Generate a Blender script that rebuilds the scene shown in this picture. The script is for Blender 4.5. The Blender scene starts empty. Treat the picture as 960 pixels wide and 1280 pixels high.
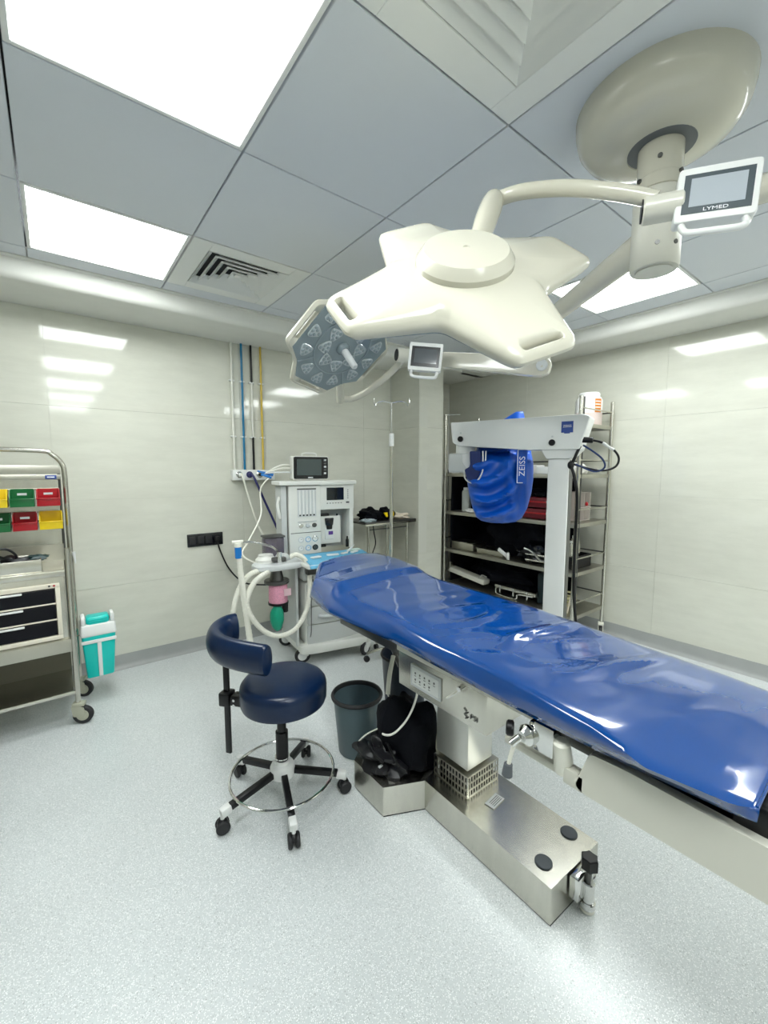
import bpy, bmesh, math, random
from mathutils import Vector, Matrix, noise
PI = math.pi
random.seed(7)
SC = bpy.context.scene
COL = SC.collection
# ------------------------------------------------------------------ camera, world, exposure
cam_d = bpy.data.cameras.new('camera'); cam = bpy.data.objects.new('camera', cam_d); COL.objects.link(cam)
cam_d.sensor_fit = 'HORIZONTAL'; cam_d.sensor_width = 36.0; cam_d.lens = 529 / 960 * 36
cam_d.clip_start = 0.02
cam.location = (0, 0, 1.4)
cam.rotation_euler = (math.radians(90) - math.atan(53 / 529), 0, -math.radians(90 - 52.15))
SC.camera = cam
w = bpy.data.worlds.new('world'); SC.world = w; w.use_nodes = True
w.node_tree.nodes['Background'].inputs[0].default_value = (0.9, 1.0, 0.98, 1)
w.node_tree.nodes['Background'].inputs[1].default_value = 0.3
SC.view_settings.view_transform = 'Standard'; SC.view_settings.look = 'None'
SC.view_settings.gamma = 1; SC.view_settings.use_curve_mapping = False
SC.view_settings.exposure = 0.32
LED_STRENGTH = 15.0

# ------------------------------------------------------------------ materials
MATS = {}
def mat(name, color=(.8, .8, .8), rough=.5, metal=0.0, spec=.5, coat=0.0, var=0.0, vscale=8.0, bump=0.0, bscale=60.0,
        emit=None, estr=0.0, trans=0.0, stretch=(1, 1, 1), alpha=1.0):
    if name in MATS: return MATS[name]
    m = bpy.data.materials.new(name); m.use_nodes = True
    nt = m.node_tree; b = nt.nodes['Principled BSDF']
    b.inputs['Base Color'].default_value = (*color, 1); b.inputs['Roughness'].default_value = rough
    b.inputs['Metallic'].default_value = metal; b.inputs['Specular IOR Level'].default_value = spec
    b.inputs['Coat Weight'].default_value = coat; b.inputs['Coat Roughness'].default_value = .05
    b.inputs['Transmission Weight'].default_value = trans; b.inputs['Alpha'].default_value = alpha
    if emit:
        b.inputs['Emission Color'].default_value = (*emit, 1); b.inputs['Emission Strength'].default_value = estr
    if var or bump:
        g = nt.nodes.new('ShaderNodeNewGeometry'); mp = nt.nodes.new('ShaderNodeMapping')
        mp.inputs['Scale'].default_value = stretch
        nt.links.new(g.outputs['Position'], mp.inputs[0])
        if var:
            n = nt.nodes.new('ShaderNodeTexNoise'); n.inputs['Scale'].default_value = vscale; n.inputs['Detail'].default_value = 6
            nt.links.new(mp.outputs[0], n.inputs['Vector'])
            r = nt.nodes.new('ShaderNodeValToRGB')
            r.color_ramp.elements[0].position = .3; r.color_ramp.elements[1].position = .7
            r.color_ramp.elements[0].color = (*[max(0, c * (1 - var)) for c in color], 1)
            r.color_ramp.elements[1].color = (*[min(1, c * (1 + var)) for c in color], 1)
            nt.links.new(n.outputs[0], r.inputs[0]); nt.links.new(r.outputs[0], b.inputs['Base Color'])
        if bump:
            n2 = nt.nodes.new('ShaderNodeTexNoise'); n2.inputs['Scale'].default_value = bscale; n2.inputs['Detail'].default_value = 4
            nt.links.new(mp.outputs[0], n2.inputs['Vector'])
            bp = nt.nodes.new('ShaderNodeBump'); bp.inputs['Strength'].default_value = bump; bp.inputs['Distance'].default_value = .01
            nt.links.new(n2.outputs[0], bp.inputs['Height']); nt.links.new(bp.outputs[0], b.inputs['Normal'])
    MATS[name] = m
    return m

def wall_mat():
    m = mat('stone_look_tile', (.67, .67, .585), .07, var=.05, vscale=1.6, stretch=(.6, .6, 1.5), bump=.02, bscale=1.5)
    nt = m.node_tree; b = nt.nodes['Principled BSDF']
    # streaky second layer of cloudiness
    g = nt.nodes.new('ShaderNodeNewGeometry'); mp = nt.nodes.new('ShaderNodeMapping'); mp.inputs['Scale'].default_value = (1.2, 1.2, 6)
    n = nt.nodes.new('ShaderNodeTexNoise'); n.inputs['Scale'].default_value = 3; n.inputs['Detail'].default_value = 9; n.inputs['Roughness'].default_value = .7
    mx = nt.nodes.new('ShaderNodeMix'); mx.data_type = 'RGBA'; mx.blend_type = 'MULTIPLY'; mx.inputs[0].default_value = 1
    r = nt.nodes.new('ShaderNodeValToRGB'); r.color_ramp.elements[0].position = .3; r.color_ramp.elements[1].position = .62
    r.color_ramp.elements[0].color = (.92, .92, .915, 1); r.color_ramp.elements[1].color = (1, 1, 1, 1)
    nt.links.new(g.outputs['Position'], mp.inputs[0]); nt.links.new(mp.outputs[0], n.inputs['Vector']); nt.links.new(n.outputs[0], r.inputs[0])
    src = b.inputs['Base Color'].links[0].from_socket
    nt.links.new(src, mx.inputs[6]); nt.links.new(r.outputs[0], mx.inputs[7]); nt.links.new(mx.outputs[2], b.inputs['Base Color'])
    return m

def floor_mat():
    m = mat('speckled_vinyl', (.60, .63, .63), .33, var=.05, vscale=2.0, bump=.03, bscale=300)
    nt = m.node_tree; b = nt.nodes['Principled BSDF']
    g = nt.nodes.new('ShaderNodeNewGeometry')
    src = b.inputs['Base Color'].links[0].from_socket
    for sc, thr, col in ((210, .16, (.45, .47, .47)), (120, .1, (.34, .36, .36)), (330, .2, (1.0, 1.0, 1.0))):
        v = nt.nodes.new('ShaderNodeTexVoronoi'); v.inputs['Scale'].default_value = sc
        nt.links.new(g.outputs['Position'], v.inputs['Vector'])
        # random subset of cells
        sp = nt.nodes.new('ShaderNodeSeparateColor'); nt.links.new(v.outputs['Color'], sp.inputs[0])
        a = nt.nodes.new('ShaderNodeMath'); a.operation = 'LESS_THAN'; a.inputs[1].default_value = thr * 2.2; nt.links.new(v.outputs['Distance'], a.inputs[0])
        c = nt.nodes.new('ShaderNodeMath'); c.operation = 'LESS_THAN'; c.inputs[1].default_value = .35; nt.links.new(sp.outputs[0], c.inputs[0])
        d = nt.nodes.new('ShaderNodeMath'); d.operation = 'MULTIPLY'; nt.links.new(a.outputs[0], d.inputs[0]); nt.links.new(c.outputs[0], d.inputs[1])
        e = nt.nodes.new('ShaderNodeMath'); e.operation = 'MULTIPLY'; e.inputs[1].default_value = .75; nt.links.new(d.outputs[0], e.inputs[0])
        mx = nt.nodes.new('ShaderNodeMix'); mx.data_type = 'RGBA'
        nt.links.new(e.outputs[0], mx.inputs[0]); nt.links.new(src, mx.inputs[6]); mx.inputs[7].default_value = (*col, 1)
        src = mx.outputs[2]
    nt.links.new(src, b.inputs['Base Color'])
    return m

M_WALL = wall_mat(); M_FLOOR = floor_mat()
M_CEIL = mat('grey_metal_ceiling', (.66, .69, .735), .45, var=.03, vscale=1.2)
M_GAP = mat('dark_joint', (.02, .022, .025), .8)
M_GROUT = mat('grout', (.6, .6, .53), .8)
M_PLASTER = mat('cream_plaster', (.74, .74, .69), .6, var=.02)
M_SKIRT = mat('grey_skirting', (.36, .37, .36), .4, var=.05)
M_LED = mat('lit_diffuser', (.9, .9, .9), .4, emit=(.95, 1, .985), estr=LED_STRENGTH)
M_WHITE = mat('white_metal', (.78, .79, .77), .35, var=.01)
M_CREAM = mat('cream_plastic', (.59, .57, .475), .22, coat=.4, var=.01)
M_CREAM2 = mat('cream_enamel', (.62, .61, .53), .3, coat=.2, var=.01)
M_STEEL = mat('brushed_steel', (.60, .585, .52), .27, 1.0, var=.06, vscale=30, stretch=(1, 1, .2), bump=.015, bscale=80)
M_STEELD = mat('satin_steel', (.50, .485, .42), .38, 1.0, var=.1, vscale=5)
M_CHROME = mat('chrome', (.72, .72, .70), .1, 1.0)
M_DSTEEL = mat('dark_steel', (.12, .12, .115), .35, .9)
M_BLACK = mat('black_plastic', (.005, .005, .006), .35, spec=.35, var=.3)
M_BLACKG = mat('black_gloss', (.006, .007, .01), .2)
M_RUBBER = mat('black_rubber', (.012, .012, .014), .55)
M_BLKFAB = mat('black_fabric', (.003, .0035, .006), .8, var=.4, bump=.2, bscale=90, spec=.12)
M_BLUE = mat('blue_vinyl', (.0, .050, .235), .12, coat=1.0, var=.06, vscale=3)
M_BLUECLOTH = mat('blue_cloth', (.0, .085, .50), .36, var=.2, vscale=6, bump=.05, bscale=25)
M_NAVY = mat('navy_leatherette', (.0015, .012, .045), .3, spec=.35, coat=.08, var=.1, bump=.05, bscale=220)
M_MWHITE = mat('machine_white', (.74, .745, .70), .35, var=.01)
M_MGREY = mat('machine_grey', (.55, .57, .56), .35, var=.01)
M_LGREY = mat('light_grey', (.6, .62, .62), .4)
M_TUBE = mat('pale_tube', (.78, .77, .68), .4)
M_TEAL = mat('teal_plastic', (.0, .55, .50), .3, var=.03)
M_YEL = mat('yellow_plastic', (.85, .62, .01), .3)
M_GRN = mat('green_plastic', (.005, .14, .035), .3)
M_RED = mat('red_plastic', (.42, .006, .014), .3)
M_DRED = mat('dark_red', (.13, .004, .012), .35)
M_BIN = mat('grey_blue_plastic', (.10, .15, .17), .4, var=.06)
M_DBIN = mat('dark_blue_plastic', (.015, .022, .035), .4)
M_GLASSD = mat('lamp_glass', (.20, .25, .27), .1, coat=.5)
M_LEDLENS = mat('lens_clear', (.48, .53, .54), .12, .3)
M_LENSB = mat('lens_backing', (.25, .30, .32), .25)
M_SCREEN = mat('dark_screen', (.01, .013, .016), .08)
M_SCREENR = mat('grey_screen', (.42, .46, .5), .08, coat=1)
M_CLEAR = mat('clear_plastic', (.85, .87, .86), .05, trans=.9, spec=.5)
M_PINK = mat('pink_granules', (.75, .33, .45), .5, var=.15, vscale=120)
M_GREENBAG = mat('green_rubber', (.0, .33, .2), .35)
M_LBLUE = mat('light_blue_cloth', (.14, .45, .68), .7, var=.04)
M_PBLUE = mat('blue_pipe', (.0, .16, .33), .35)
M_DBLUE = mat('dark_blue_hose', (.02, .02, .12), .4)
M_PYEL = mat('yellow_pipe', (.62, .44, .06), .35)
M_PWHITE = mat('white_pipe', (.78, .77, .70), .35)
M_LABELB = mat('label_blue', (.02, .06, .28), .4)
M_INK = mat('print_white', (.85, .87, .9), .5)
M_INKB = mat('print_black', (.01, .01, .012), .5)
M_ORANGE = mat('label_orange', (.62, .2, .02), .5)
M_BEIGE = mat('beige_paper', (.7, .62, .5), .7, var=.06)
M_JARW = mat('jar_white', (.82, .82, .8), .35)
M_JARP = mat('jar_pink', (.72, .60, .56), .4)
M_DRAWER = mat('black_drawer', (.003, .003, .006), .35, spec=.2)
M_CYEL = mat('pale_yellow_tube', (.6, .55, .3), .4)

# ------------------------------------------------------------------ geometry helpers
def smooth_path(pts, n=6, closed=False):
    P = [Vector(p) for p in pts]
    if len(P) < 3: return P
    out = []
    L = len(P)
    rng = range(L) if closed else range(L - 1)
    for i in rng:
        p0 = P[(i - 1) % L] if (closed or i > 0) else P[0]
        p1 = P[i]; p2 = P[(i + 1) % L]
        p3 = P[(i + 2) % L] if (closed or i + 2 < L) else P[-1]
        for k in range(n):
            t = k / n
            out.append(.5 * ((2 * p1) + (-p0 + p2) * t + (2 * p0 - 5 * p1 + 4 * p2 - p3) * t * t + (-p0 + 3 * p1 - 3 * p2 + p3) * t ** 3))
    if not closed: out.append(P[-1])
    return out

def frame(o, x, y=None, z=None):
    """matrix with origin o and axes x, z (y = z cross x)"""
    x = Vector(x).normalized(); z = Vector(z).normalized()
    y = z.cross(x).normalized(); z = x.cross(y)
    return Matrix(((x.x, y.x, z.x, o[0]), (x.y, y.y, z.y, o[1]), (x.z, y.z, z.z, o[2]), (0, 0, 0, 1)))

def axis_frame(p, d):
    d = Vector(d).normalized()
    a = Vector((0, 0, 1)) if abs(d.z) < .95 else Vector((1, 0, 0))
    x = a.cross(d).normalized()
    return frame(p, x, z=d)

def fillet(poly, rad, n=4):
    out = []
    L = len(poly)
    for i in range(L):
        p0, p1, p2 = Vector(poly[i - 1]), Vector(poly[i]), Vector(poly[(i + 1) % L])
        r = rad[i] if isinstance(rad, (list, tuple)) else rad
        a = (p0 - p1); b = (p2 - p1); la, lb = a.length, b.length
        d = min(r, la * .48, lb * .48)
        q0 = p1 + a / la * d; q2 = p1 + b / lb * d
        for k in range(n + 1):
            t = k / n
            out.append((q0 * (1 - t) ** 2 + p1 * 2 * t * (1 - t) + q2 * t * t).to_tuple())
    return out

class B:
    def __init__(self, M=None): self.b = bmesh.new(); self.M = M or Matrix.Identity(4)
    def _x(self, vs, M=None):
        T = self.M @ M if M is not None else self.M
        for v in vs: v.co = T @ v.co
    def box(self, c, s, bev=0, M=None, seg=2, rz=0):
        r = bmesh.ops.create_cube(self.b, size=1)
        vs = r['verts']
        for v in vs: v.co = Vector((v.co.x * s[0], v.co.y * s[1], v.co.z * s[2]))
        if bev:
            es = list({e for v in vs for e in v.link_edges})
            q = bmesh.ops.bevel(self.b, geom=es, offset=min(bev, min(s) * .48), segments=seg, profile=.5, affect='EDGES')
            vs = list({v for f in q['faces'] for v in f.verts} | {v for v in vs if v.is_valid})
        T = Matrix.Translation(c) @ Matrix.Rotation(rz, 4, 'Z')
        if M is not None: T = M @ T
        self._x(vs, T); return self
    def cyl(self, p0, p1, r0, r1=None, seg=16, M=None, bev=0):
        r1 = r0 if r1 is None else r1
        L = (Vector(p1) - Vector(p0)).length
        if bev: prof = [(0, 0), (r0 - bev, 0), (r0, bev), (r1, L - bev), (r1 - bev, L), (0, L)]
        else: prof = [(0, 0), (r0, 0), (r1, L), (0, L)]
        return self.lathe(prof, p0, Vector(p1) - Vector(p0), seg, M)
    def lathe(self, prof, p=(0, 0, 0), d=(0, 0, 1), seg=24, M=None, sy=1.0):
        T = axis_frame(p, d) if not (Vector(d).normalized() - Vector((0, 0, 1))).length < 1e-6 else Matrix.Translation(p)
        rings = []; new = []
        for r, z in prof:
            if r < 1e-6:
                v = self.b.verts.new((0, 0, z)); rings.append([v]); new.append(v)
            else:
                rg = [self.b.verts.new((r * math.cos(2 * PI * k / seg), sy * r * math.sin(2 * PI * k / seg), z)) for k in range(seg)]
                rings.append(rg); new += rg
        for a, c in zip(rings, rings[1:]):
            for k in range(seg):
                k2 = (k + 1) % seg
                if len(a) == 1 and len(c) == 1: break
                if len(a) == 1: self.b.faces.new((a[0], c[k2], c[k]))
                elif len(c) == 1: self.b.faces.new((a[k], a[k2], c[0]))
                else: self.b.faces.new((a[k], a[k2], c[k2], c[k]))
        self._x(new, M @ T if M is not None else T); return self
    def tube(self, pts, r, seg=8, n=6, closed=False, raw=False, M=None, caps=True, el=(1, 1)):
        P = [Vector(p) for p in pts] if raw else smooth_path(pts, n, closed)
        L = len(P); rings = []; new = []
        up = None
        for i, p in enumerate(P):
            if closed: t = P[(i + 1) % L] - P[i - 1]
            else: t = P[min(i + 1, L - 1)] - P[max(i - 1, 0)]
            if t.length < 1e-9: t = Vector((0, 0, 1))
            t.normalize()
            if up is None:
                up = Vector((0, 0, 1)) if abs(t.z) < .9 else Vector((1, 0, 0))
            x = (up - t * up.dot(t)).normalized(); y = t.cross(x); up = x
            rr = r(i / max(1, L - 1)) if callable(r) else r
            rg = [self.b.verts.new(p + (x * el[0] * math.cos(2 * PI * k / seg) + y * el[1] * math.sin(2 * PI * k / seg)) * rr) for k in range(seg)]
            rings.append(rg); new += rg
        pairs = list(zip(rings, rings[1:])) + ([(rings[-1], rings[0])] if closed else [])
        for a, c in pairs:
            for k in range(seg):
                k2 = (k + 1) % seg
                self.b.faces.new((a[k], a[k2], c[k2], c[k]))
        if not closed and caps:
            self.b.faces.new(list(reversed(rings[0]))); self.b.faces.new(rings[-1])
        self._x(new, M); return self
    def prism(self, poly, z0, z1, M=None, bev=0, inset=0):
        layers = [(z0, 0), (z1, 0)] if not bev else [(z0, bev), (z0 + bev, 0), (z1 - bev, 0), (z1, bev)]
        cx = sum(p[0] for p in poly) / len(poly); cy = sum(p[1] for p in poly) / len(poly)
        rad = max(1e-6, sum(math.hypot(p[0] - cx, p[1] - cy) for p in poly) / len(poly))
        rings = []; new = []
        for z, ins in layers:
            k = 1 - ins / rad
            rg = [self.b.verts.new((cx + (p[0] - cx) * k, cy + (p[1] - cy) * k, z)) for p in poly]
            rings.append(rg); new += rg
        n = len(poly)
        for a, c in zip(rings, rings[1:]):
            for k in range(n):
                k2 = (k + 1) % n; self.b.faces.new((a[k], a[k2], c[k2], c[k]))
        self.b.faces.new(list(reversed(rings[0]))); self.b.faces.new(rings[-1])
        self._x(new, M); return self
    def ell(self, c, r, seg=16, rings=10, nz=0, ns=4, seed=0, M=None, flat=None):
        q = bmesh.ops.create_uvsphere(self.b, u_segments=seg, v_segments=rings, radius=1)
        for v in q['verts']:
            co = v.co.copy()
            k = 1 + (nz * noise.noise(co * ns * .5 + Vector((seed * 7.1, seed * 3.3, 0))) * 2 if nz else 0)
            v.co = Vector((co.x * r[0] * k, co.y * r[1] * k, co.z * r[2] * k)) + Vector(c)
            if flat is not None and v.co.z < flat: v.co.z = flat
        self._x(q['verts'], M); return self
    def grid(self, P, thick=0):
        """P[i][j] points"""
        V = [[self.b.verts.new(self.M @ Vector(p)) for p in row] for row in P]
        for i in range(len(V) - 1):
            for j in range(len(V[0]) - 1):
                self.b.faces.new((V[i][j], V[i + 1][j], V[i + 1][j + 1], V[i][j + 1]))
        return self
    def quad(self, *p):
        self.b.faces.new([self.b.verts.new(self.M @ Vector(q)) for q in p]); return self
    def build(self, name, m, parent=None, sharp=35, flat=False):
        b = self.b
        if parent is not None:
            T = world(parent).inverted()
            for v in b.verts: v.co = T @ v.co
        bmesh.ops.recalc_face_normals(b, faces=b.faces)
        if not flat:
            for f in b.faces: f.smooth = True
            lim = math.radians(sharp)
            for e in b.edges:
                if len(e.link_faces) == 2 and e.calc_face_angle(0) > lim: e.smooth = False
        me = bpy.data.meshes.new(name); b.to_mesh(me); b.free()
        me.materials.append(m)
        o = bpy.data.objects.new(name, me); COL.objects.link(o)
        if parent is not None: o.parent = parent
        return o

def world(o):
    M = o.matrix_basis.copy()
    while o.parent: o = o.parent; M = o.matrix_basis @ M
    return M

def tag(o, label, cat, group=None):
    o['label'] = label; o['category'] = cat
    if group: o['group'] = group
    return o
def thing(name, loc, label, cat, group=None, M=None):
    o = bpy.data.objects.new(name, None); COL.objects.link(o); o.empty_display_size = .05
    if M is not None: o.matrix_basis = M
    else: o.location = loc
    return tag(o, label, cat, group)
def struct(o): o['kind'] = 'structure'; return o
def lab(o, l): o['label'] = l; return o

def copy_tree(o, loc=None, rotz=None, label=None, M=None):
    c = o.copy(); COL.objects.link(c)
    if M is not None: c.matrix_basis = M
    if loc is not None: c.location = loc
    if rotz is not None: c.rotation_euler = (0, 0, rotz)
    if label: c['label'] = label
    def rec(src, dst):
        for ch in [x for x in KIDS.get(src.name, [])]:
            d = ch.copy(); COL.objects.link(d); d.parent = dst; rec(ch, d)
    KIDS.clear()
    for x in COL.objects:
        if x.parent: KIDS.setdefault(x.parent.name, []).append(x)
    rec(o, c)
    return c
KIDS = {}

def bake(o):
    """apply modifiers"""
    bpy.context.view_layer.update()
    dg = bpy.context.evaluated_depsgraph_get()
    me = bpy.data.meshes.new_from_object(o.evaluated_get(dg)); old = o.data
    o.modifiers.clear(); o.data = me
    bpy.data.meshes.remove(old)
    return o

def text(s, size, M, m, parent, name='lettering', ext=.0004, sx=1.0):
    cu = bpy.data.curves.new(name, 'FONT'); cu.body = s; cu.size = size; cu.align_x = 'CENTER'; cu.align_y = 'CENTER'
    cu.extrude = ext; cu.resolution_u = 3
    t = bpy.data.objects.new(name, cu); COL.objects.link(t)
    bpy.context.view_layer.update(); dg = bpy.context.evaluated_depsgraph_get()
    me = bpy.data.meshes.new_from_object(t.evaluated_get(dg)); bpy.data.objects.remove(t)
    T = (world(parent).inverted() if parent else Matrix.Identity(4)) @ M @ Matrix.Diagonal((sx, 1, 1, 1))
    me.transform(T); me.materials.clear(); me.materials.append(m)
    o = bpy.data.objects.new(name, me); COL.objects.link(o); o.parent = parent
    return o

# ------------------------------------------------------------------ ROOM
X0, X1, Y0, Y1 = -2.95, 3.68, -4.0, 3.41
ZC, ZS = 2.48, 2.38
o = B().box(((X0 + X1) / 2, (Y0 + 3.7) / 2, -.05), (X1 - X0 + .4, 3.7 - Y0 + .4, .1)).build('floor', M_FLOOR); struct(o)
ceil = struct(B().box(((X0 + X1) / 2, (Y0 + 3.7) / 2, ZC + .16), (X1 - X0 + .4, 3.7 - Y0 + .4, .2)).build('ceiling', M_GAP))

def tiled_wall(name, face, a0, a1, c, z1, tw=1.2, th=.6, off=0.0):
    """face 'y-': wall plane y=c facing -y; 'x-': plane x=c facing -x; 'y+','x+'"""
    ax = 0 if face[0] == 'y' else 1
    sgn = -1 if face[1] == '-' else 1
    t = .1
    cc = c - sgn * (t / 2 + .009)
    mid = (a0 + a1) / 2
    cen = (mid, cc, z1 / 2) if ax == 0 else (cc, mid, z1 / 2)
    size = (a1 - a0, t, z1) if ax == 0 else (t, a1 - a0, z1)
    wobj = struct(B().box(cen, size).build(name, M_GROUT))
    cache = {}
    x = a0 + off
    edges = [a0]
    while x < a1 - .03:
        if x > a0 + .03: edges.append(x)
        x += tw
    edges.append(a1)
    zs = [0]
    while zs[-1] < z1 - .05: zs.append(min(z1, zs[-1] + th))
    for i in range(len(edges) - 1):
        for j in range(len(zs) - 1):
            lw = edges[i + 1] - edges[i] - .001; lh = zs[j + 1] - zs[j] - .001
            key = (round(lw, 3), round(lh, 3))
            if key not in cache:
                s = (lw, .008, lh) if ax == 0 else (.008, lw, lh)
                q = B().box((0, 0, 0), s, bev=.0005, seg=1).build('wall_tile', M_WALL)
                COL.objects.unlink(q); cache[key] = q.data
            q = bpy.data.objects.new('wall_tile', cache[key]); COL.objects.link(q); q.parent = wobj
            am = (edges[i] + edges[i + 1]) / 2; zm = (zs[j] + zs[j + 1]) / 2
            d = c - sgn * .004
            q.location = (am, d, zm) if ax == 0 else (d, am, zm)
            r1, r2 = random.uniform(-.0018, .0018), random.uniform(-.0018, .0018)
            q.rotation_euler = (r1, 0, r2) if ax == 0 else (0, r1, r2)
    return wobj
tiled_wall('wall_left', 'y-', X0, 2.733, Y1, ZS, off=.55)
tiled_wall('wall_right', 'x-', Y0, 3.5, X1, ZS, off=.47)
tiled_wall('wall_alcove', 'y-', 3.05, X1, 3.5, ZS)
tiled_wall('wall_pillar', 'y-', 2.742, 3.05, 2.98, ZS)
tiled_wall('wall_recess', 'x-', 2.98, Y1, 2.733, ZS)
struct(B().box((2.95, 3.30, ZS / 2), (.195, .40, ZS - .004)).build('wall_core', M_WALL))
tiled_wall('wall_back', 'y+', X0, X1, Y0, ZS)
tiled_wall('wall_far', 'x+', Y0, Y1, X0, ZS)
# coved skirting
def skirting(name, p0, p1, n):
    p0 = Vector(p0); p1 = Vector(p1); n = Vector(n)
    prof = [(.0, .0), (.034, .0), (.018, .006), (.009, .018), (.006, .034), (.006, .1), (0, .1)]
    b = B(); R = [[p + n * a + Vector((0, 0, z)) for a, z in prof] for p in (p0, p1)]
    b.grid(R); struct(b.build(name, M_SKIRT))
skirting('baseboard_left', (X0, Y1, 0), (2.733, Y1, 0), (0, -1, 0))
skirting('baseboard_right', (X1, 3.5, 0), (X1, Y0, 0), (-1, 0, 0))
skirting('baseboard_recess', (2.733, 3.41, 0), (2.733, 2.98, 0), (-1, 0, 0))
skirting('baseboard_pillar', (2.733, 2.98, 0), (3.05, 2.98, 0), (0, -1, 0))
skirting('baseboard_alcove', (3.05, 3.5, 0), (X1, 3.5, 0), (0, -1, 0))
# soffit bands (trim) with rounded lower edge
SY, SX = 2.95, 3.29
def soffit(name, inner, outer, a0, a1, axis):
    prof = [(inner - .03, ZC - .004), (inner, ZC - .006), (inner + .012, ZS + .03), (inner + .03, ZS + .006), (inner + .05, ZS), (outer + .02, ZS), (outer + .02, ZC + .05), (inner - .03, ZC + .05)]
    b = B()
    n = len(prof)
    rows = []
    for a in (a0, a1):
        rows.append([b.b.verts.new((a, p, z) if axis == 'y' else (p, a, z)) for p, z in prof])
    for k in range(n):
        b.b.faces.new((rows[0][k], rows[0][(k + 1) % n], rows[1][(k + 1) % n], rows[1][k]))
    b.b.faces.new(rows[0]); b.b.faces.new(list(reversed(rows[1])))
    return struct(b.build(name, M_PLASTER, sharp=50))
soffit('trim_1', SY, 3.55, X0, X1 + .05, 'y')
soffit('trim_2', SX, X1, Y0, SY + .1, 'x')
# ceiling grid
XL = [-2.52, -1.90, -1.28, -.66, -.04, .578, 1.20, 1.82, 2.44, 3.06, SX - .03]
YL = [-3.45, -2.83, -2.2, -1.58, -.96, -.34, .28, .905, 1.53, 2.19, 2.80, SY - .03]
XL = [X0 + .05] + XL; YL = [Y0 + .05] + YL
LEDX = {-.04, 2.44}; LEDY = {2.19, .905, -.34, -1.58, -2.83}
VENTS = {(.578, 2.19), (.578, .28)}
tc = {}
for i in range(len(XL) - 1):
    for j in range(len(YL) - 1):
        xa, xb, ya, yb = XL[i], XL[i + 1], YL[j], YL[j + 1]
        if (xa, ya) in VENTS: continue
        if xa in LEDX and ya in LEDY and not (xa == 2.44 and ya == 2.19): continue
        g = .003
        key = (round(xb - xa, 3), round(yb - ya, 3))
        if key not in tc:
            q = B().box((0, 0, 0), (xb - xa - 2 * g, yb - ya - 2 * g, .03), bev=.002, seg=1).build('ceiling_panel', M_CEIL)
            COL.objects.unlink(q); tc[key] = q.data
        q = bpy.data.objects.new('ceiling_panel', tc[key]); COL.objects.link(q); q.parent = ceil
        q.location = ((xa + xb) / 2, (ya + yb) / 2, ZC + .015)
led_labels = {(-.04, .905): 'largest square lit ceiling panel at the top left of the photo',
              (-.04, 2.19): 'square lit ceiling panel nearest the left tiled wall, beside the square air vent',
              (2.44, .905): 'square lit ceiling panel behind the lamp column, nearest the right wall'}
for xa in sorted(LEDX):
    for ya in sorted(LEDY):
        if xa == 2.44 and ya == 2.19: continue
        i = XL.index(xa); j = YL.index(ya); xb, yb = XL[i + 1], YL[j + 1]
        l = led_labels.get((xa, ya))
        t = thing('ceiling_light', ((xa + xb) / 2, (ya + yb) / 2, ZC), l or 'square lit ceiling panel seen only as a reflection in the glossy wall tiles', 'light',
                  'square lit ceiling panels' if l else 'ceiling panels seen only in reflections')
        W, D = xb - xa - .008, yb - ya - .008
        f = B(); fw = .016
        c = (t.location.x, t.location.y)
        for sx in (-1, 1): f.box((c[0] + sx * (W / 2 - fw / 2), c[1], ZC + .012), (fw, D, .028), bev=.002, seg=1)
        for sy in (-1, 1): f.box((c[0], c[1] + sy * (D / 2 - fw / 2), ZC + .012), (W - 2 * fw, fw, .028), bev=.002, seg=1)
        f.build('frame', M_WHITE, t)
        B().box((c[0], c[1], ZC + .012), (W - 2 * fw, D - 2 * fw, .01)).build('lit_panel', M_LED, t)
for (xa, ya) in sorted(VENTS):
    i = XL.index(xa); j = YL.index(ya); xb, yb = XL[i + 1], YL[j + 1]
    cx, cy = (xa + xb) / 2, (ya + yb) / 2
    t = thing('air_vent', (cx, cy, ZC), 'square ceiling air vent with dark nested slots beside the lit panel by the left wall' if ya > 2 else
              'large square ceiling air vent with pale nested louvres at the top edge of the photo', 'vent', 'ceiling air vents')
    W, D = xb - xa - .008, yb - ya - .008
    h = .215
    f = B()
    for sx in (-1, 1): f.box((cx + sx * (W / 2 + h) / 2, cy, ZC + .008), (W / 2 - h, D, .02), bev=.002, seg=1)
    for sy in (-1, 1): f.box((cx, cy + sy * (D / 2 + h) / 2, ZC + .008), (2 * h, D / 2 - h, .02), bev=.002, seg=1)
    f.build('face_plate', M_WHITE, t)
    B().box((cx, cy, ZC + .075), (2 * h, 2 * h, .01)).build('duct_back', M_GAP, t)
    for k in range(5):
        a = h - .004 - k * .042
        b = B(); th = .0022
        ring = []
        for (rr, z) in ((a, ZC - .003), (a - .032, ZC + .026), (a - .032, ZC + .026 + th), (a, ZC + .007)):
            ring.append([b.b.verts.new((cx + sx * rr, cy + sy * rr, z)) for sx, sy in ((-1, -1), (1, -1), (1, 1), (-1, 1))])
        for q in range(4):
            r0, r1 = ring[q], ring[(q + 1) % 4]
            for s in range(4): b.b.faces.new((r0[s], r0[(s + 1) % 4], r1[(s + 1) % 4], r1[s]))
        b.build('louvre', M_WHITE, t, flat=True)
    B().box((cx, cy, ZC + .012), (.03, .03, .01)).build('centre_plate', M_WHITE, t)

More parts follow.
